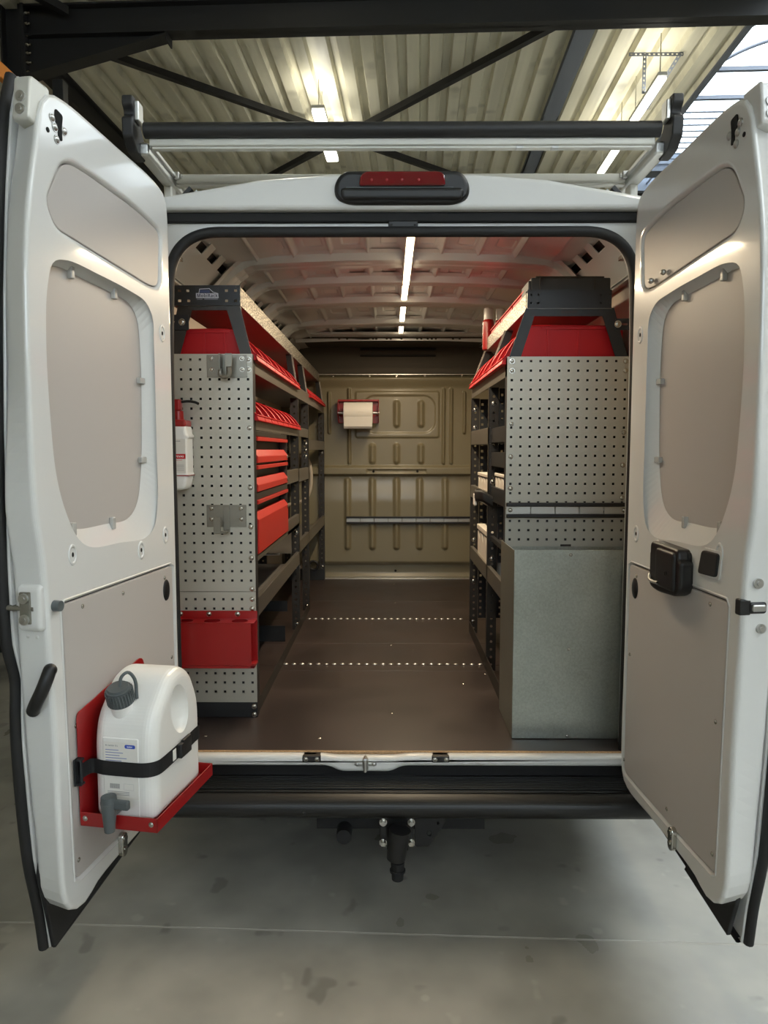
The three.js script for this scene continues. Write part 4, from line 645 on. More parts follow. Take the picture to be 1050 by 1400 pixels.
{ // drawer cabinet
  const zA = -0.385, zB = -1.285, x = L.x, c = thing('drawer_cabinet', 'dark drawer cabinet with three red drawers in the left shelving unit', 'cabinet', null, [x, 1.193, (zA + zB) / 2]), g = new THREE.Group();
  mesh('cabinet_frame', [rbox(x, -0.90, 1.6765, 1.698, zB, zA, 0.002), rbox(x - 0.004, -0.90, 1.194, 1.198, zB, zA, 0.001), rbox(x - 0.002, -0.90, 1.194, 1.698, zA - 0.012, zA, 0.002), rbox(x, -0.90, 1.194, 1.698, zB, zB + 0.014, 0.002), box(-0.902, -0.898, 1.194, 1.698, zB, zA), rbox(x + 0.001, -0.87, 1.420, 1.448, zB, zA, 0.002), rbox(x - 0.02, -0.87, 1.56, 1.566, zB, zA, 0.001)], M.upright, g);
  for (const [y0, y1] of [[1.568, 1.674], [1.452, 1.558], [1.200, 1.418]]) {
    const grip = y1 - 0.052, pr = roundPoly([[-0.03, y0], [0.006, y0], [0.006, grip - 0.028], [-0.014, grip], [-0.03, grip]], 0.003, 3); // (x out, y)
    const dr = part('drawer', g);
    const f = extrude(pr, zB + 0.016, zA - 0.013, 0.0015); f.translate(x, 0, 0); mesh('drawer_front', f, M.redDrawer, dr);
    mesh('grip_lip', rbox(x - 0.02, x + 0.007, y1 - 0.016, y1, zB + 0.016, zA - 0.013, 0.002), M.redDrawer, dr);
    mesh('grip_recess', box(x - 0.045, x - 0.040, y0, y1, zB + 0.016, zA - 0.013), M.dark, dr);
    mesh('drawer_tray', [box(-0.87, x - 0.045, y0 + 0.004, y0 + 0.006, zB + 0.02, zA - 0.02), box(-0.87, x - 0.03, y0, y1 - 0.02, zB + 0.017, zB + 0.02), box(-0.87, x - 0.03, y0, y1 - 0.02, zA - 0.02, zA - 0.017)], M.dark, dr);
    mesh('catch', rbox(x + 0.006, x + 0.010, grip - 0.045, grip - 0.028, zB + 0.03, zB + 0.05, 0.002), M.zinc, dr);
  }
  for (const k of g.children.slice()) { k.position.x -= c.position.x; k.position.y -= c.position.y; k.position.z -= c.position.z; c.add(k); }
}
// bins on the left
binRow(binGeo(0.228, 0.31, 0.118, 0.024, 0.016), 6, -0.345, 0.236, L.x + 0.004, 1.9685, -1, (i) => `${ORD[i]} red open bin from the doors, topmost row, left rack, near section`, 'large red bins, left rack top row');
binRow(binGeo(0.170, 0.28, 0.100, 0.022, 0.016), 8, -0.345, 0.1775, L.x + 0.004, 1.7365, -1, (i) => `${ORD[i]} red bin from the doors in the left rack row above the drawers`, 'red bins above the drawer cabinet');
binRow(binGeo(0.116, 0.28, 0.095, 0.020, 0.016), 9, -2.38, 0.122, L.x + 0.004, 1.9685, -1, (i) => `${ORD[i]} small red bin from the doors in the far top row, left rack`, 'small red bins, far left top row');
{ // ---------------------------------------------------------------- things on the left end panel
  const hook = (label, x, y, turn) => {
    const h = thing('hook_plate', label, 'hook', 'steel hook plates on the left panel', [x, y, L.z0 + 0.001]);
    const hs = [[-0.068, 0.028], [-0.068, -0.014], [0.068, 0.028], [0.068, -0.014]];
    mesh('plate', rbox(-0.078, 0.078, -0.045, 0.042, 0, 0.003, 0.001), M.hook, h);
    for (const [a, b] of hs) screw(h, a * 0.86, b, 0.003, 'z', 1.0);
    if (turn) mesh('hook_arm', [rbox(-0.012, 0.014, -0.060, 0.036, 0.003, 0.008, 0.002), rbox(-0.012, 0.014, -0.066, -0.060, 0.003, 0.055, 0.002), rbox(-0.040, -0.012, -0.066, 0.000, 0.050, 0.055, 0.002), rbox(-0.014, 0.014, -0.066, -0.056, 0.045, 0.055, 0.003)], M.hook, h);
    else mesh('hook_arm', [rbox(-0.022, -0.016, -0.020, 0.042, 0.003, 0.05, 0.002), rbox(0.006, 0.030, -0.010, 0.042, 0.048, 0.053, 0.003), rbox(0.003, 0.008, -0.040, 0.042, 0.003, 0.053, 0.002), tube([[-0.019, -0.015, 0.03], [-0.018, -0.038, 0.035], [-0.002, -0.046, 0.04], [0.016, -0.038, 0.045], [0.018, -0.010, 0.05]], 0.009, 24, 8)], M.hook, h);
    return h;
  };
  hook('upper steel hook plate at the top edge of the left perforated panel', -0.668, 1.944, false);
  hook('lower steel hook plate halfway down the left perforated panel', -0.680, 1.364, true);
  // spray can holder
  const c = thing('can_holder', 'red steel can holder with three round holes on the left perforated panel', 'holder', null, [-0.735, 0.780, L.z0]);
  const W = 0.170, hs = [-0.108, 0, 0.108].map((x) => Array.from({ length: 24 }, (_, i) => [x + 0.032 * Math.cos(i / 12 * Math.PI), -0.040 + 0.030 * Math.sin(i / 12 * Math.PI)]));
  const topG = extrude([[-W, -0.078], [W, -0.078], [W, 0], [-W, 0]], -0.001, 0.001, 0, hs); topG.rotateX(-Math.PI / 2); topG.translate(0, 0.172, 0); topG.scale(1, 1, 1);
  mesh('top_plate', topG, M.red, c);
  mesh('back_plate', rbox(-W, W, -0.008, 0.205, 0.001, 0.003, 0.001), M.red, c);
  mesh('front_plate', [rbox(-W, W - 0.012, 0.005, 0.173, 0.076, 0.078, 0.001), rbox(W - 0.014, W, -0.004, 0.012, 0.06, 0.08, 0.001)], M.red, c);
  mesh('bottom_plate', rbox(-W, W, -0.006, 0.004, 0.003, 0.080, 0.001), M.red, c);
  mesh('side_plate', rbox(-W, -W + 0.002, 0, 0.172, 0.003, 0.078, 0.001), M.red, c);
  for (const x of [-0.135, -0.022, 0.092]) screw(c, x, 0.192, 0.003, 'z', 1.2);
  // soap dispenser
  const b = thing('soap_dispenser', 'white hand cleaner canister with red pump lid hanging on the left panel', 'dispenser', null, [-0.865, 1.468, L.z0 + 0.003]);
  const body = extrude(roundPoly([[-0.062, 0, 0.012], [0.050, 0, 0.02], [0.062, 0.05, 0.02], [0.066, 0.06, 0.004], [0.062, 0.066, 0.004], [0.062, 0.195, 0.006], [0.068, 0.200, 0.004], [0.068, 0.208, 0.004], [0.062, 0.214, 0.006], [0.060, 0.235, 0.02], [0.056, 0.242, 0.006], [-0.062, 0.242, 0.006]], 0.006, 4), 0.002, 0.10, 0.012, [], 3); mesh('bottle', body, M.can, b);
  mesh('lid', rbox(-0.062, 0.058, 0.240, 0.266, 0.006, 0.096, 0.008), M.red, b);
  mesh('pump', [cylBetween(V3(0.018, 0.262, 0.05), V3(0.018, 0.30, 0.05), 0.022, 0.020, 20), rbox(-0.02, 0.032, 0.30, 0.345, 0.03, 0.07, 0.008)], M.red, b);
  mesh('spout', tube([[0.03, 0.335, 0.05], [0.06, 0.337, 0.05], [0.085, 0.333, 0.052], [0.098, 0.327, 0.052]], 0.005, 20, 8), M.blackMatt, b);
  mesh('red_band', rbox(-0.060, 0.067, 0.054, 0.058, 0.004, 0.102, 0.002, 1), M.red, b);
  const lab = print(384, 512, (x, w, h) => { x.fillStyle = '#e3dfd8'; x.fillRect(0, 0, w, h); x.fillStyle = '#55555a'; x.font = 'bold 17px sans-serif'; x.fillText('HAND CLEANER', 190, 40, 150); x.fillStyle = '#c4161c'; x.fillRect(236, 225, 148, 75); x.fillStyle = '#ffffff'; x.font = 'bold 40px sans-serif'; x.fillText('PEVAS', 243, 277, 136); x.fillStyle = '#c4161c'; x.font = '20px sans-serif'; x.fillText('hand wash', 240, 326, 120); x.fillStyle = '#8a8a8c'; for (let i = 0; i < 6; i++) x.fillRect(110, 385 + i * 18, 250, i === 1 ? 5 : 3); }, 0.4);
  mesh('label_print', new THREE.PlaneGeometry(0.108, 0.128).translate(0.003, 0.130, 0.1008), lab, b);
}
// a pegged thing: the things above were laid out at their own base
{ // ---------------------------------------------------------------- right rack
  const u = thing('shelving_unit', 'dark steel shelving unit with wide grey perforated end panel on the right van side', 'shelving', null, [0.43, F, -0.423]), g = new THREE.Group();
  const cols = Array.from({ length: 13 }, (_, i) => 0.449 + i * 0.0377), rows = Array.from({ length: 36 }, (_, i) => 1.974 - i * 0.0377);
  perfPanel(g, 'perforated_panel', 0.430, 0.925, 1.385, 1.992, Rk.z0, cols, rows, M.perf);
  perfPanel(g, 'perforated_panel', 0.430, 0.925, 0.62, 1.383, Rk.z0, cols, rows, M.perf);
  mesh('end_frame', [rbox(0.430, 0.433, F, 1.99, Rk.z0 - 0.05, Rk.z0 - 0.002, 0.001), rbox(0.922, 0.925, F, 1.99, Rk.z0 - 0.05, Rk.z0 - 0.002, 0.001), box(0.433, 0.922, F, 1.98, Rk.z0 - 0.018, Rk.z0 - 0.016)], M.dark, g);
  for (const [c, r] of [[0, 0], [0, 1], [12, 0], [12, 1], [0, 6.6], [0, 10.1], [0, 13.5], [12, 7.5], [12, 11], [12, 14.5], [0, 20.4]]) screw(g, cols[c], rows[0] - r * 0.0377, Rk.z0, 'z', 1.2);
  mesh('panel_patch', [rbox(0.655, 0.698, 1.212, 1.238, Rk.z0 + 0.001, Rk.z0 + 0.004, 0.001), extrude([[0.66, 1.20], [0.70, 1.196], [0.665, 1.222]], Rk.z0 + 0.004, Rk.z0 + 0.006)], M.upright, g);
  mesh('top_frame', [extrude([[0.440, 1.985], [0.482, 1.985], [0.535, 2.150], [0.805, 2.150], [0.862, 1.985], [0.910, 1.985], [0.850, 2.182], [0.505, 2.182]], Rk.z0 - 0.004, Rk.z0 - 0.001), barBetween(V3(0.440, 1.99, Rk.z0), V3(0.503, 2.18, Rk.z0), 0.003, 0.006)], M.dark, g);
  const tch = []; for (const x of [0.520, 0.548, 0.795, 0.828]) for (const y of [2.200, 2.232]) tch.push(rrect(x - 0.004, x + 0.004, y - 0.004, y + 0.004, 0.002, 2));
  mesh('end_channel', [extrude([[0.505, 2.180], [0.838, 2.180], [0.838, 2.252], [0.505, 2.252]], Rk.z0 + 0.001, Rk.z0 + 0.004, 0, tch), box(0.505, 0.838, 2.178, 2.252, Rk.z0 - 0.03, Rk.z0 - 0.028)], M.dark, g);
  const plain = print(512, 80, (c, w, h) => { c.fillStyle = '#27292b'; c.fillRect(0, 0, w, h); c.fillStyle = '#3a1d1d'; c.font = 'bold 66px sans-serif'; c.textAlign = 'center'; c.fillText('MobiRack', w / 2, 62); });
  mesh('stamped_name', new THREE.PlaneGeometry(0.105, 0.018).translate(0.672, 2.166, Rk.z0 - 0.0004), plain, g);
  mesh('wall_bracket', extrude(rrect(0.855, 0.929, 2.095, 2.140, 0.004, 2), Rk.z0, Rk.z0 + 0.004, 0, [rrect(0.880, 0.905, 2.114, 2.122, 0.003, 3), rrect(0.912, 0.920, 2.122, 2.130, 0.002, 2), rrect(0.912, 0.920, 2.102, 2.110, 0.002, 2)]), M.dark, g); screw(g, 0.865, 2.118, Rk.z0 + 0.004, 'z', 1.6);
  const d = Rk.back - Rk.x;
  shelf(g, 0.507, 0.335, Rk.z2 - 0.02, Rk.z0 + 0.003, 2.178, 2.245, -1, null, M.lipBright);
  shelf(g, Rk.x, d, Rk.z2, Rk.z0 - 0.003, 1.914, 1.986, -1, null, M.lip, 0.048);
  shelf(g, Rk.x, d, Rk.z2, Rk.z1, 1.650, 1.727, -1, null, M.lip);
  shelf(g, Rk.x, d, Rk.z2, Rk.z1, 1.352, 1.420, -1, null, M.lip);
  shelf(g, Rk.x, d, Rk.z2, Rk.z0 - 0.003, 0.992, 1.066, -1, null, M.lip);
  for (const [a, b] of [[1.655, 1.722], [1.545, 1.610], [1.380, 1.45], [1.19, 1.212]]) shelf(g, Rk.x + 0.012, d - 0.012, Rk.z1 + 0.002, Rk.z0 - 0.006, a, b, -1, null, M.dark);
  mesh('base_rail', rbox(Rk.x, Rk.x + 0.003, F, 0.62, Rk.z2, Rk.z0 - 0.003, 0.001), M.upright, g);
  for (const z of [Rk.z1, Rk.z2]) { post(g, Rk.x, z, F, 1.914, 0.046, -1); post(g, Rk.back - 0.046, z, F, 1.914, 0.046, -1); mesh('slanted_upright', [extrude([[0.436, 1.99], [0.474, 1.99], [0.540, 2.178], [0.507, 2.178]], z - 0.002, z)], M.dark, g); mesh('upright_edge', barBetween(V3(0.435, 1.99, z - 0.006), V3(0.506, 2.178, z - 0.006), 0.003, 0.016), M.lip, g); }
  const cp = Array.from({ length: 12 }, (_, i) => 0.472 + i * 0.038), rp = Array.from({ length: 34 }, (_, i) => 1.88 - i * 0.038);
  perfPanel(g, 'inner_panel', 0.478, 0.92, 0.64, 1.91, Rk.z2 + 0.001, cp.map((x) => x + 0.02), rp, M.dark, 0.002, 0.0065);
  perfPanel(g, 'inner_panel', 0.478, 0.92, 1.08, 1.91, Rk.z1 - 0.002, cp.map((x) => x + 0.02), rp, M.dark, 0.002, 0.0055);
  perfSide(g, 'back_panel', Rk.z2, Rk.z1 - 0.002, 1.07, 1.91, Rk.back - 0.002, M.dark, 0.009);
  perfSide(g, 'back_panel', Rk.z1, Rk.z0 - 0.02, 1.07, 1.91, Rk.back - 0.002, M.dark, 0.007);
  perfSide(g, 'back_panel', Rk.z2, Rk.z0 - 0.02, 0.62, 0.99, Rk.back - 0.002, M.perf, 0.006);
  for (const y of [1.84, 1.70, 1.58, 1.47, 1.20, 1.10]) screw(g, Rk.x + 0.022, y, Rk.z1, 'z', 1.4);
  for (const y of [1.85, 1.75, 1.10, 0.86, 0.62]) screw(g, Rk.x + 0.02, y, Rk.z2, 'z', 1.4);
  for (const c of g.children.slice()) { c.position.x -= u.position.x; c.position.y -= u.position.y; c.position.z -= u.position.z; u.add(c); }
}
binRow(binGeo(0.238, 0.47, 0.150, 0.024, 0.016), 5, -0.45, 0.246, Rk.x - 0.004, 1.9645, 1, (i) => `${ORD[i]} red open bin from the doors, upper row of the right rack`, 'large red bins, right rack upper row');
{ // things on the right
  for (const [z0, z1, l] of [[-0.56, -0.86, 'nearest the doors'], [-0.88, -1.22, 'in the middle'], [-1.24, -1.58, 'farthest from the doors']]) {
    const t = thing('parts_tray', `shallow red tray on the top shelf of the right rack, ${l}`, 'tray', 'red trays on the right top shelf', [0.52, 2.1805, (z0 + z1) / 2]); const h = (z0 - z1) / 2;
    mesh('tray_shell', [rbox(0, 0.25, 0, 0.003, -h, h, 0.001), rbox(0, 0.003, 0, 0.098, -h, h, 0.001), rbox(0.247, 0.25, 0, 0.098, -h, h, 0.001), rbox(0, 0.25, 0, 0.098, -h, -h + 0.003, 0.001), rbox(0, 0.25, 0, 0.098, h - 0.003, h, 0.001), rbox(-0.006, 0.004, 0.092, 0.099, -h, h, 0.002)], M.redBin, t);
  }
  for (const [x, z, l] of [[0.515, -1.66, 'nearer the aisle'], [0.585, -1.68, 'nearer the wall']]) {
    const c = thing('spray_can', `red spray can with clear cap ending the right top shelf, ${l}`, 'spray can', 'red spray cans on the right top shelf', [x, 2.1805, z]);
    mesh('can', new THREE.LatheGeometry([[0, 0], [0.030, 0], [0.032, 0.006], [0.032, 0.150], [0.029, 0.165], [0.02, 0.172], [0, 0.174]].map(([r, y]) => new THREE.Vector2(r, y)), 28), M.red, c);
    mesh('cap', new THREE.LatheGeometry([[0.026, 0.168], [0.026, 0.225], [0.022, 0.232], [0, 0.233]].map(([r, y]) => new THREE.Vector2(r, y)), 24), M.clip, c);
  }
  const k = thing('case', 'flat dark grey case lying on the top shelf of the right rack', 'case', null, [0.515, 2.1805, -0.56]);
  mesh('case_shell', [rbox(0.01, 0.330, 0, 0.128, -0.05, 0.10, 0.006), rbox(0, 0.012, 0.0, 0.115, -0.05, 0.10, 0.003)], M.caseGrey, k); mesh('case_lid', rbox(0.03, 0.305, 0.127, 0.134, -0.05, 0.098, 0.003), M.upright, k);
  for (const x of [0.045, 0.262]) mesh('case_strap', rbox(x, x + 0.006, 0.0, 0.128, 0.099, 0.103, 0.001), M.upright, k);
  // organiser cases
  const organiser = (label, x, y, z, w, h, n) => {
    const o = thing('organiser_case', label, 'case', 'pale organiser cases in the right rack', [x, y, z]); // w along the aisle
    mesh('case_body', [rbox(0.006, 0.30, 0, 0.004, -w / 2, w / 2, 0.001), rbox(0.290, 0.294, 0, h * 0.86, -w / 2, w / 2, 0.001), rbox(0.0, 0.30, 0, h * 0.86, -w / 2, -w / 2 + 0.004, 0.001), rbox(0.0, 0.30, 0, h * 0.86, w / 2 - 0.004, w / 2, 0.001)], M.crate, o);
    for (let i = 0; i < n; i++) { const a = -w / 2 + w * i / n, b = a + w / n; mesh('front_panel', extrude(roundPoly([[-b + 0.003, 0.002], [-a - 0.003, 0.002], [-a - 0.003, h * 0.84], [-a - w / n * 0.28, h * 0.84], [-(a + b) / 2, h * 0.62], [-b + w / n * 0.28, h * 0.84], [-b + 0.003, h * 0.84]], 0.004, 3), -0.004, 0.0, 0.001).rotateY(Math.PI / 2), M.crate, o); }
    mesh('case_lid', rbox(-0.008, 0.305, h * 0.88, h, -w / 2 - 0.004, w / 2 + 0.004, 0.004), M.crate, o);
    return o;
  };
  organiser('low pale organiser case on the middle shelf, far bay of the right rack', 0.445, 1.3565, -1.22, 0.44, 0.145, 4);
  organiser('tall pale organiser case on the lower shelf, far bay of the right rack', 0.445, 0.9965, -1.22, 0.44, 0.225, 3);
  organiser('pale organiser case in the near bay behind the black strap loop', 0.46, 1.3845, -0.70, 0.40, 0.130, 4);
  const sl = thing('strap_loop', 'black strap loop with white end on the shelf edge of the right rack', 'strap', null, [0.428, 1.385, -0.90]);
  mesh('strap', [tube([[-0.002, 0, 0.14], [-0.045, 0.004, 0.13], [-0.066, 0.004, 0.07], [-0.062, 0.004, -0.01], [-0.03, 0.003, -0.045], [-0.002, 0, -0.05]], 0.004, 40, 6).scale(1, 6.5, 1)], M.webbing, sl); mesh('strap_end', rbox(-0.072, -0.060, -0.022, 0.030, -0.03, 0.03, 0.003), M.paper, sl, 'white strap end');
  // lashing rails
  const rail = (label, x0, x1, y, z, n, h) => {
    const r = thing('lashing_rail', label, 'rail', null, [x0, y, z]); const w = x1 - x0;
    mesh('upper_edge', rbox(0, w, h * 0.5, h, 0, 0.022, 0.003), M.black, r); mesh('lower_edge', rbox(0, w, -h, -h * 0.5, 0, 0.022, 0.003), M.black, r);
    for (let i = 0; i < n; i++) mesh('rail_segment', rbox(w * i / n + 0.002, w * (i + 1) / n - 0.002, -h * 0.52, h * 0.52, 0, 0.008, 0.001), M.railAlu, r);
    return r;
  };
  const rr = rail('black edged aluminium lashing rail across the right perforated panel', 0.432, 0.925, 1.378, Rk.z0 + 0.001, 5, 0.030);
  for (const x of [0.016, 0.476]) screw(rr, x, 0, 0.008, 'z', 1.1);
  rail('narrow black edged aluminium lashing rail across the lower bulkhead', -0.395, 0.640, 1.046, ZB + 0.0455, 9, 0.030);
  // open galvanised box
  const gb = thing('storage_box', 'tall galvanised steel box standing before the right perforated panel', 'box', null, [0.414, F, -0.10]);
  const front = roundPoly([[0, 0.002], [0.50, 0.002], [0.50, 0.708], [0, 0.708]], 0.001, 1);
  mesh('front_sheet', metreUV(extrude(front, -0.004, 0.0, 0.0015)), M.galv, gb);
  mesh('side_sheet', metreUV(rbox(0, 0.003, 0.002, 0.706, -0.315, -0.002, 0.001, 1)), M.galv, gb); mesh('side_sheet', metreUV(rbox(0.497, 0.50, 0.002, 0.706, -0.315, -0.002, 0.001, 1)), M.galv, gb);
  mesh('back_sheet', metreUV(rbox(0, 0.50, 0.002, 0.68, -0.318, -0.315, 0.001, 1)), M.galv, gb); mesh('bottom_sheet', metreUV(rbox(0.002, 0.498, 0.001, 0.004, -0.315, -0.002, 0.001, 1)), M.galv, gb);
  for (const y of [0.70, 0.35, 0.022]) { const m = mesh('rivet', SCREW.z, M.zinc, gb); m.position.set(0.205, y - 0.01, 0); m.scale.setScalar(0.7); }
}
{ // ---------------------------------------------------------------- paper roll on the bulkhead
  const zb = ZB + 0.036, h = thing('roll_holder', 'red steel paper roll holder on the bulkhead', 'holder', null, [-0.29, 1.818, zb]);
  mesh('holder_back', rbox(-0.165, 0.165, 0.195, 0.21, 0.0, 0.05, 0.002), M.red, h);
  mesh('holder_wall', rbox(-0.165, 0.165, 0.02, 0.205, 0.0, 0.003, 0.001), M.red, h);
  const sh = (x) => { const hs = [[0.06, 0.165], [0.06, 0.13], [0.075, 0.05], [0.075, 0.10]].map(([z, y]) => rrect(z - 0.008, z + 0.008, y - 0.007, y + 0.007, 0.002, 2)); const g = extrude(roundPoly([[0, 0.02], [0.07, 0.02], [0.15, 0.10], [0.15, 0.14], [0.08, 0.21], [0, 0.21]], 0.01), -0.0015, 0.0015, 0, hs); g.rotateY(-Math.PI / 2); return g.translate(x, 0, 0); };
  mesh('holder_cheek', sh(-0.163), M.red, h); mesh('holder_cheek', sh(0.163), M.red, h);
  mesh('spindle', cylBetween(V3(-0.168, 0.10, 0.095), V3(0.168, 0.10, 0.095), 0.012, 0.012, 14), M.steel, h);
  const r = thing('paper_roll', 'white paper towel roll in the red holder on the bulkhead', 'paper roll', null, [-0.29, 1.818, zb]);
  mesh('roll', new THREE.LatheGeometry([[0.022, -0.116], [0.082, -0.116], [0.085, -0.112], [0.085, 0.112], [0.082, 0.116], [0.022, 0.116], [0.022, -0.116]].map(([q, y]) => new THREE.Vector2(q, y)), 48).rotateZ(Math.PI / 2).translate(0, 0.10, 0.095), M.paper, r);
  const sheetP = []; for (let i = 0; i <= 14; i++) { const a = -0.2 + i / 14 * 1.5; sheetP.push([0.095 + 0.086 * Math.cos(-a + 0.9), 0.10 + 0.086 * Math.sin(-a + 0.9)]); } sheetP.push([0.166, -0.01], [0.150, -0.026]);
  const strip = []; for (let i = 0; i < sheetP.length - 1; i++) { const [z0, y0] = sheetP[i], [z1, y1] = sheetP[i + 1]; const b = barBetween(V3(0, y0, z0), V3(0, y1, z1), 0.226, 0.0016); strip.push(b); }
  mesh('loose_sheet', strip, M.paper, r);
}
{ // ---------------------------------------------------------------- canister and its holder on the left leaf
  // local frame of the leaf: X = along (towards the free edge), Y = up, Z = inward
  const a = 10 * Math.PI / 180, d = V3(-Math.sin(a), 0, Math.cos(a)), n = V3(Math.cos(a), 0, Math.sin(a)), base = V3(-0.745, 0, 0.164).addScaledVector(d, 0.577).setY(0.648).addScaledVector(n, 0.0025);
  const frame = new THREE.Matrix4().makeBasis(n.clone(), V3(0, 1, 0), d.clone()); // x = into the bay, y = up, z = towards the free edge
  const put = (o) => { o.quaternion.setFromRotationMatrix(frame); o.position.copy(base); return o; };
  const h = put(thing('canister_holder', 'red steel canister holder with a black strap on the left door', 'holder'));
  const E = 0.215, LEN = 0.345;
  mesh('tray_floor', rbox(0, E, 0.0, 0.003, -LEN, 0, 0.001), M.red, h);
  mesh('tray_end', rbox(0, E, 0, 0.037, -0.003, 0, 0.0012), M.red, h); mesh('tray_end', rbox(0, E, 0, 0.037, -LEN, -LEN + 0.003, 0.0012), M.red, h);
  mesh('tray_side', rbox(E - 0.003, E, 0, 0.037, -LEN, 0, 0.0012), M.red, h);
  const bp = extrude(roundPoly([[0.0, 0.0], [LEN, 0.0], [LEN, 0.36, 0.04], [0.0, 0.30, 0.02], [-0.004, 0.28, 0.01]].map(([q, y, r]) => r ? [-q, y, r] : [-q, y]), 0.004, 5), 0, 0.003, 0.001); // q along -z
  bp.applyMatrix4(new THREE.Matrix4().makeBasis(V3(0, 0, 1), V3(0, 1, 0), V3(-1, 0, 0))); bp.translate(0.003, 0, 0); mesh('back_plate', bp, M.red, h);
  mesh('strap_bracket', [rbox(0.0, 0.004, 0.115, 0.185, 0.0, 0.022, 0.001), rbox(0.0, 0.018, 0.115, 0.121, 0.0, 0.018, 0.001), rbox(0.0, 0.018, 0.179, 0.185, 0.0, 0.018, 0.001), cylBetween(V3(0.014, 0.118, 0.010), V3(0.014, 0.182, 0.010), 0.004)], M.dark, h);
  for (const x of [0.014, 0.198]) screw(h, x, 0.021, 0.0, 'z', 0.8, M.zinc);
  const c = put(thing('water_canister', 'white plastic water canister with grey cap and tap on the left door', 'canister'));
  const cx = 0.108, wd = 0.088, z1 = -0.028, z0 = -0.316; // width across x, length along z
  const side = roundPoly([[z0, 0.004, 0.03], [z1, 0.004, 0.03], [z1, 0.22, 0.08], [z1 - 0.018, 0.285, 0.05], [z1 - 0.065, 0.330, 0.05], [z1 - 0.10, 0.365, 0.03], [z1 - 0.165, 0.380, 0.06], [z0 + 0.055, 0.352, 0.06], [z0 + 0.004, 0.26, 0.08], [z0, 0.18, 0.08]], 0.03, 7); // (z, y)
  const grip = roundPoly([[z0 + 0.052, 0.22, 0.03], [z0 + 0.125, 0.235, 0.04], [z0 + 0.155, 0.315, 0.03], [z0 + 0.10, 0.335, 0.03], [z0 + 0.055, 0.30, 0.03]], 0.03, 7);
  const toFrame = new THREE.Matrix4().makeBasis(V3(0, 0, 1), V3(0, 1, 0), V3(-1, 0, 0)); // profile (z, y), thickness -> -x
  const body = extrude(side, -wd, wd, 0.034, [], 7); body.applyMatrix4(toFrame); body.translate(cx, 0, 0);
  const hollow = new THREE.SphereGeometry(1, 40, 28).scale(0.044, 0.074, 0.050); hollow.rotateX(0.35); hollow.translate(cx + wd + 0.004, 0.262, z0 + 0.138);
  const A = new Brush(body), B = new Brush(hollow); A.updateMatrixWorld(); B.updateMatrixWorld(); const ev = new Evaluator(); ev.attributes = ['position', 'normal', 'uv']; ev.useGroups = false;
  mesh('body', clean(ev.evaluate(A, B, SUBTRACTION).geometry), M.can, c);
  mesh('grip_bar', new THREE.TorusGeometry(1, 0.07, 10, 48).scale(0.054, 0.078, 0.05).rotateY(Math.PI / 2).rotateX(0.35).translate(cx + wd - 0.004, 0.262, z0 + 0.138), M.can, c);
  mesh('end_panel', rbox(cx - 0.055, cx + 0.045, 0.02, 0.23, z1 - 0.004, z1 + 0.0015, 0.004), M.can, c);
  const ax = V3(0, Math.sin(1.22), Math.cos(1.22)).normalize(), at = V3(cx - 0.018, 0.300, z1 - 0.040);
  const cap = (r0, r1, q0, q1, k = 28) => cylBetween(at.clone().addScaledVector(ax, q0), at.clone().addScaledVector(ax, q1), r0, r1, k);
  mesh('neck', [cap(0.030, 0.030, -0.03, 0.02)], M.can, c);
  const capG = [cap(0.034, 0.032, 0.016, 0.058), cap(0.028, 0.026, 0.058, 0.064)]; for (let i = 0; i < 28; i++) { const t = i / 28 * 2 * Math.PI, e1 = V3(1, 0, 0), e2 = ax.clone().cross(e1); const o = e1.multiplyScalar(Math.cos(t) * 0.034).addScaledVector(e2, Math.sin(t) * 0.034); capG.push(cylBetween(at.clone().addScaledVector(ax, 0.018).add(o), at.clone().addScaledVector(ax, 0.054).add(o), 0.002, 0.002, 5)); }
  mesh('cap', capG, M.greyPlastic, c);
  const top = at.clone().addScaledVector(ax, 0.058); mesh('cap_strap', tube([top.clone().add(V3(0.004, 0.0, 0.0)), top.clone().add(V3(0.008, 0.030, -0.004)), top.clone().add(V3(0.020, 0.040, -0.014)), top.clone().add(V3(0.032, 0.020, -0.026)), top.clone().add(V3(0.034, -0.035, -0.032))], 0.0045, 30, 8), M.greyPlastic, c);
  mesh('tap', [cylBetween(V3(cx - 0.01, 0.052, z1), V3(cx - 0.01, 0.052, z1 + 0.045), 0.014, 0.014, 18), cylBetween(V3(cx - 0.012, 0.085, z1 + 0.05), V3(cx - 0.012, 0.005, z1 + 0.05), 0.021, 0.013, 18), rbox(cx - 0.03, cx + 0.044, 0.066, 0.090, z1 + 0.042, z1 + 0.058, 0.005), cylBetween(V3(cx - 0.012, 0.098, z1 + 0.05), V3(cx - 0.012, 0.080, z1 + 0.05), 0.019, 0.021, 18)], M.greyPlastic, c);
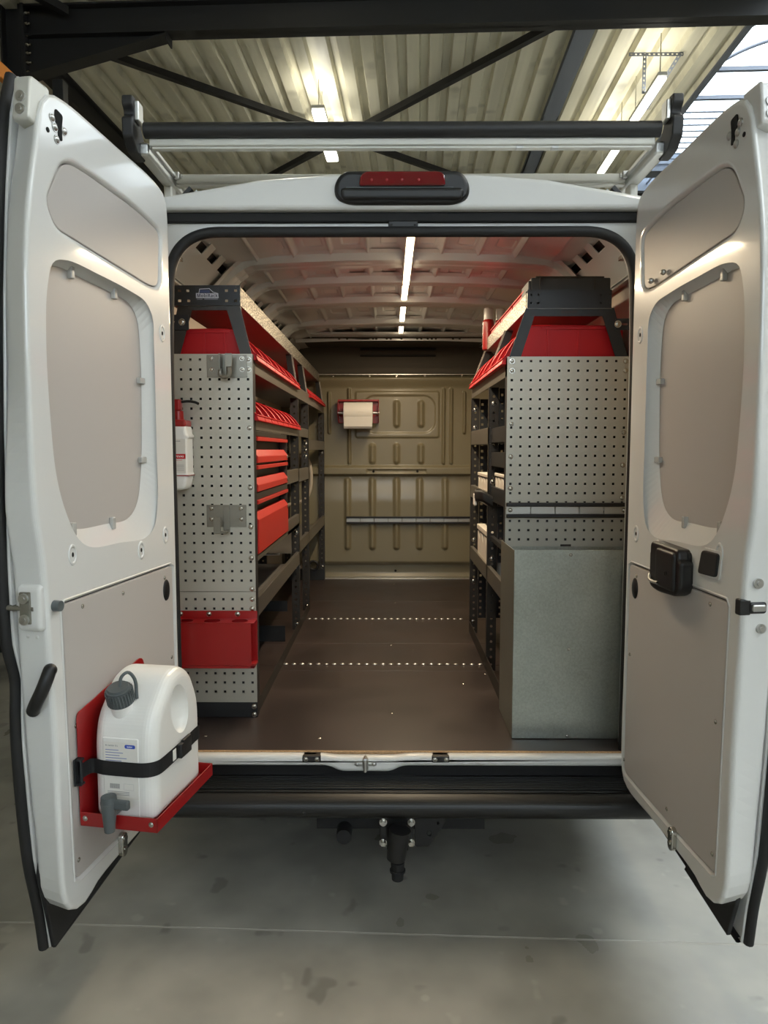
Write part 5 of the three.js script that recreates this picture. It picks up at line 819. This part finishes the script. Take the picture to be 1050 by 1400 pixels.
  const lab = print(384, 512, (x, w, h) => { x.fillStyle = '#e9e6e0'; x.fillRect(0, 0, w, h); x.fillStyle = '#50545c'; x.font = '20px sans-serif'; x.fillText('W. Canister 10 L', 20, 40, 200); x.fillStyle = '#3b56b8'; x.beginPath(); x.roundRect ? x.roundRect(240, 18, 120, 34, 16) : x.rect(240, 18, 120, 34); x.fill(); x.fillStyle = '#ffffff'; x.font = 'bold 22px sans-serif'; x.fillText('water', 266, 43); x.fillStyle = '#6b78b5'; for (let i = 0; i < 5; i++) x.fillRect(20, 70 + i * 24, [150, 200, 160, 240, 180][i], 6); x.fillStyle = '#55565c'; for (let i = 0; i < 26; i++) x.fillRect(60 + i * 4.4, 380, (i * 7) % 3 + 1, 44); x.strokeStyle = '#8a8a90'; x.strokeRect(220, 376, 110, 56); x.fillStyle = '#77777c'; for (let i = 0; i < 3; i++) x.fillRect(30, 450 + i * 14, 250, 4); }, 0.4);
  mesh('label_print', new THREE.PlaneGeometry(0.095, 0.150).translate(cx - 0.004, 0.145, z1 + 0.0022), lab, c);
  // strap round the canister, part of the holder
  const sp = (() => { const y = 0.150, r = 0.036, o = [[0.012, y, 0.008], [cx - wd, y, z1 - 0.002]]; o.push([cx - wd + r, y, z1 + 0.004], [cx, y, z1 + 0.005], [cx + wd - r, y, z1 + 0.004]); for (let i = 1; i <= 5; i++) { const t = i / 6 * Math.PI / 2; o.push([cx + wd - r + (r + 0.003) * Math.sin(t), y, z1 - r + (r + 0.003) * Math.cos(t)]); } o.push([cx + wd + 0.003, y, z1 - r], [cx + wd + 0.003, y, z1 - 0.10], [cx + wd + 0.003, y + 0.004, z0 + 0.06], [cx + wd + 0.001, y + 0.006, z0 + 0.02], [cx + wd - 0.03, y + 0.006, z0 - 0.003], [0.006, y + 0.004, z0 - 0.006]); return o; })();
  const curve = new THREE.CatmullRomCurve3(sp.map((p) => V3(...p)), false, 'centripetal'), Pn = curve.getSpacedPoints(90), pos = [], hw = 0.019;
  for (let i = 0; i < 90; i++) { const A = Pn[i], B = Pn[i + 1]; const t = B.clone().sub(A).normalize(), o = t.clone().cross(V3(0, 1, 0)).multiplyScalar(0.0012); for (const s of [-1, 1]) { const a0 = A.clone().addScaledVector(o, s), b0 = B.clone().addScaledVector(o, s); pos.push(a0.x, a0.y - hw, a0.z, b0.x, b0.y - hw, b0.z, b0.x, b0.y + hw, b0.z, a0.x, a0.y - hw, a0.z, b0.x, b0.y + hw, b0.z, a0.x, a0.y + hw, a0.z); } }
  const sg = new THREE.BufferGeometry(); sg.setAttribute('position', new THREE.Float32BufferAttribute(pos, 3)); sg.setAttribute('uv', new THREE.Float32BufferAttribute(new Float32Array(pos.length / 3 * 2), 2)); sg.computeVertexNormals();
  mesh('strap', sg, M.webbing, h, 'black webbing strap');
  mesh('buckle', [rbox(cx + wd + 0.003, cx + wd + 0.013, 0.128, 0.176, -0.222, -0.172, 0.003), rbox(cx + wd + 0.003, cx + wd + 0.017, 0.132, 0.172, -0.168, -0.150, 0.003)], M.black, h);
  mesh('strap_label', rbox(cx + wd + 0.0045, cx + wd + 0.006, 0.136, 0.166, -0.140, -0.122, 0.0005), M.paper, h, 'white woven strap label');
}
{ // ---------------------------------------------------------------- far left, behind the open leaf
  const s = hallThing('pallet_rack', 'tall storage rack with an orange top beam at the left wall', 'rack');
  for (const [x, z] of [[-3.25, -3.15], [-3.25, -4.4], [-4.1, -3.15], [-4.1, -4.4]]) mesh('rack_upright', rbox(x - 0.05, x + 0.05, 0, 5.0, z - 0.05, z + 0.05, 0.005), M.dark, s);
  for (const y of [1.6, 3.1, 4.55]) { mesh('rack_beam', rbox(-3.22, -3.17, y - 0.06, y + 0.06, -4.4, -3.15, 0.005), M.orange, s); mesh('rack_deck', rbox(-4.1, -3.22, y - 0.02, y, -4.4, -3.15, 0.004), M.aluWhite, s); }
  const t = hallThing('workshop_trolley', 'dark workshop trolley beyond the left door edge', 'trolley');
  mesh('trolley_body', rbox(-3.30, -2.56, 0.36, 0.95, -2.95, -2.45, 0.02), M.dark, t); mesh('trolley_shelf', rbox(-3.32, -2.545, 0.28, 0.33, -2.97, -2.43, 0.008), M.alu, t);
  for (const x of [-3.25, -2.62]) for (const z of [-2.9, -2.5]) { mesh('caster', cylBetween(V3(x - 0.02, 0.06, z), V3(x + 0.02, 0.06, z), 0.06, 0.06, 18), M.rubber, t); mesh('trolley_leg', rbox(x - 0.02, x + 0.02, 0.10, 0.37, z - 0.02, z + 0.02, 0.004), M.dark, t); }
  const b = hallThing('cardboard_box', 'small brown cardboard box on the dark trolley', 'box'); mesh('carton', [rbox(-2.80, -2.56, 0.951, 1.09, -2.72, -2.5, 0.004), rbox(-2.80, -2.56, 1.088, 1.094, -2.615, -2.605, 0.001)], M.cardboard, b);
}
renderer.render(scene, camera);
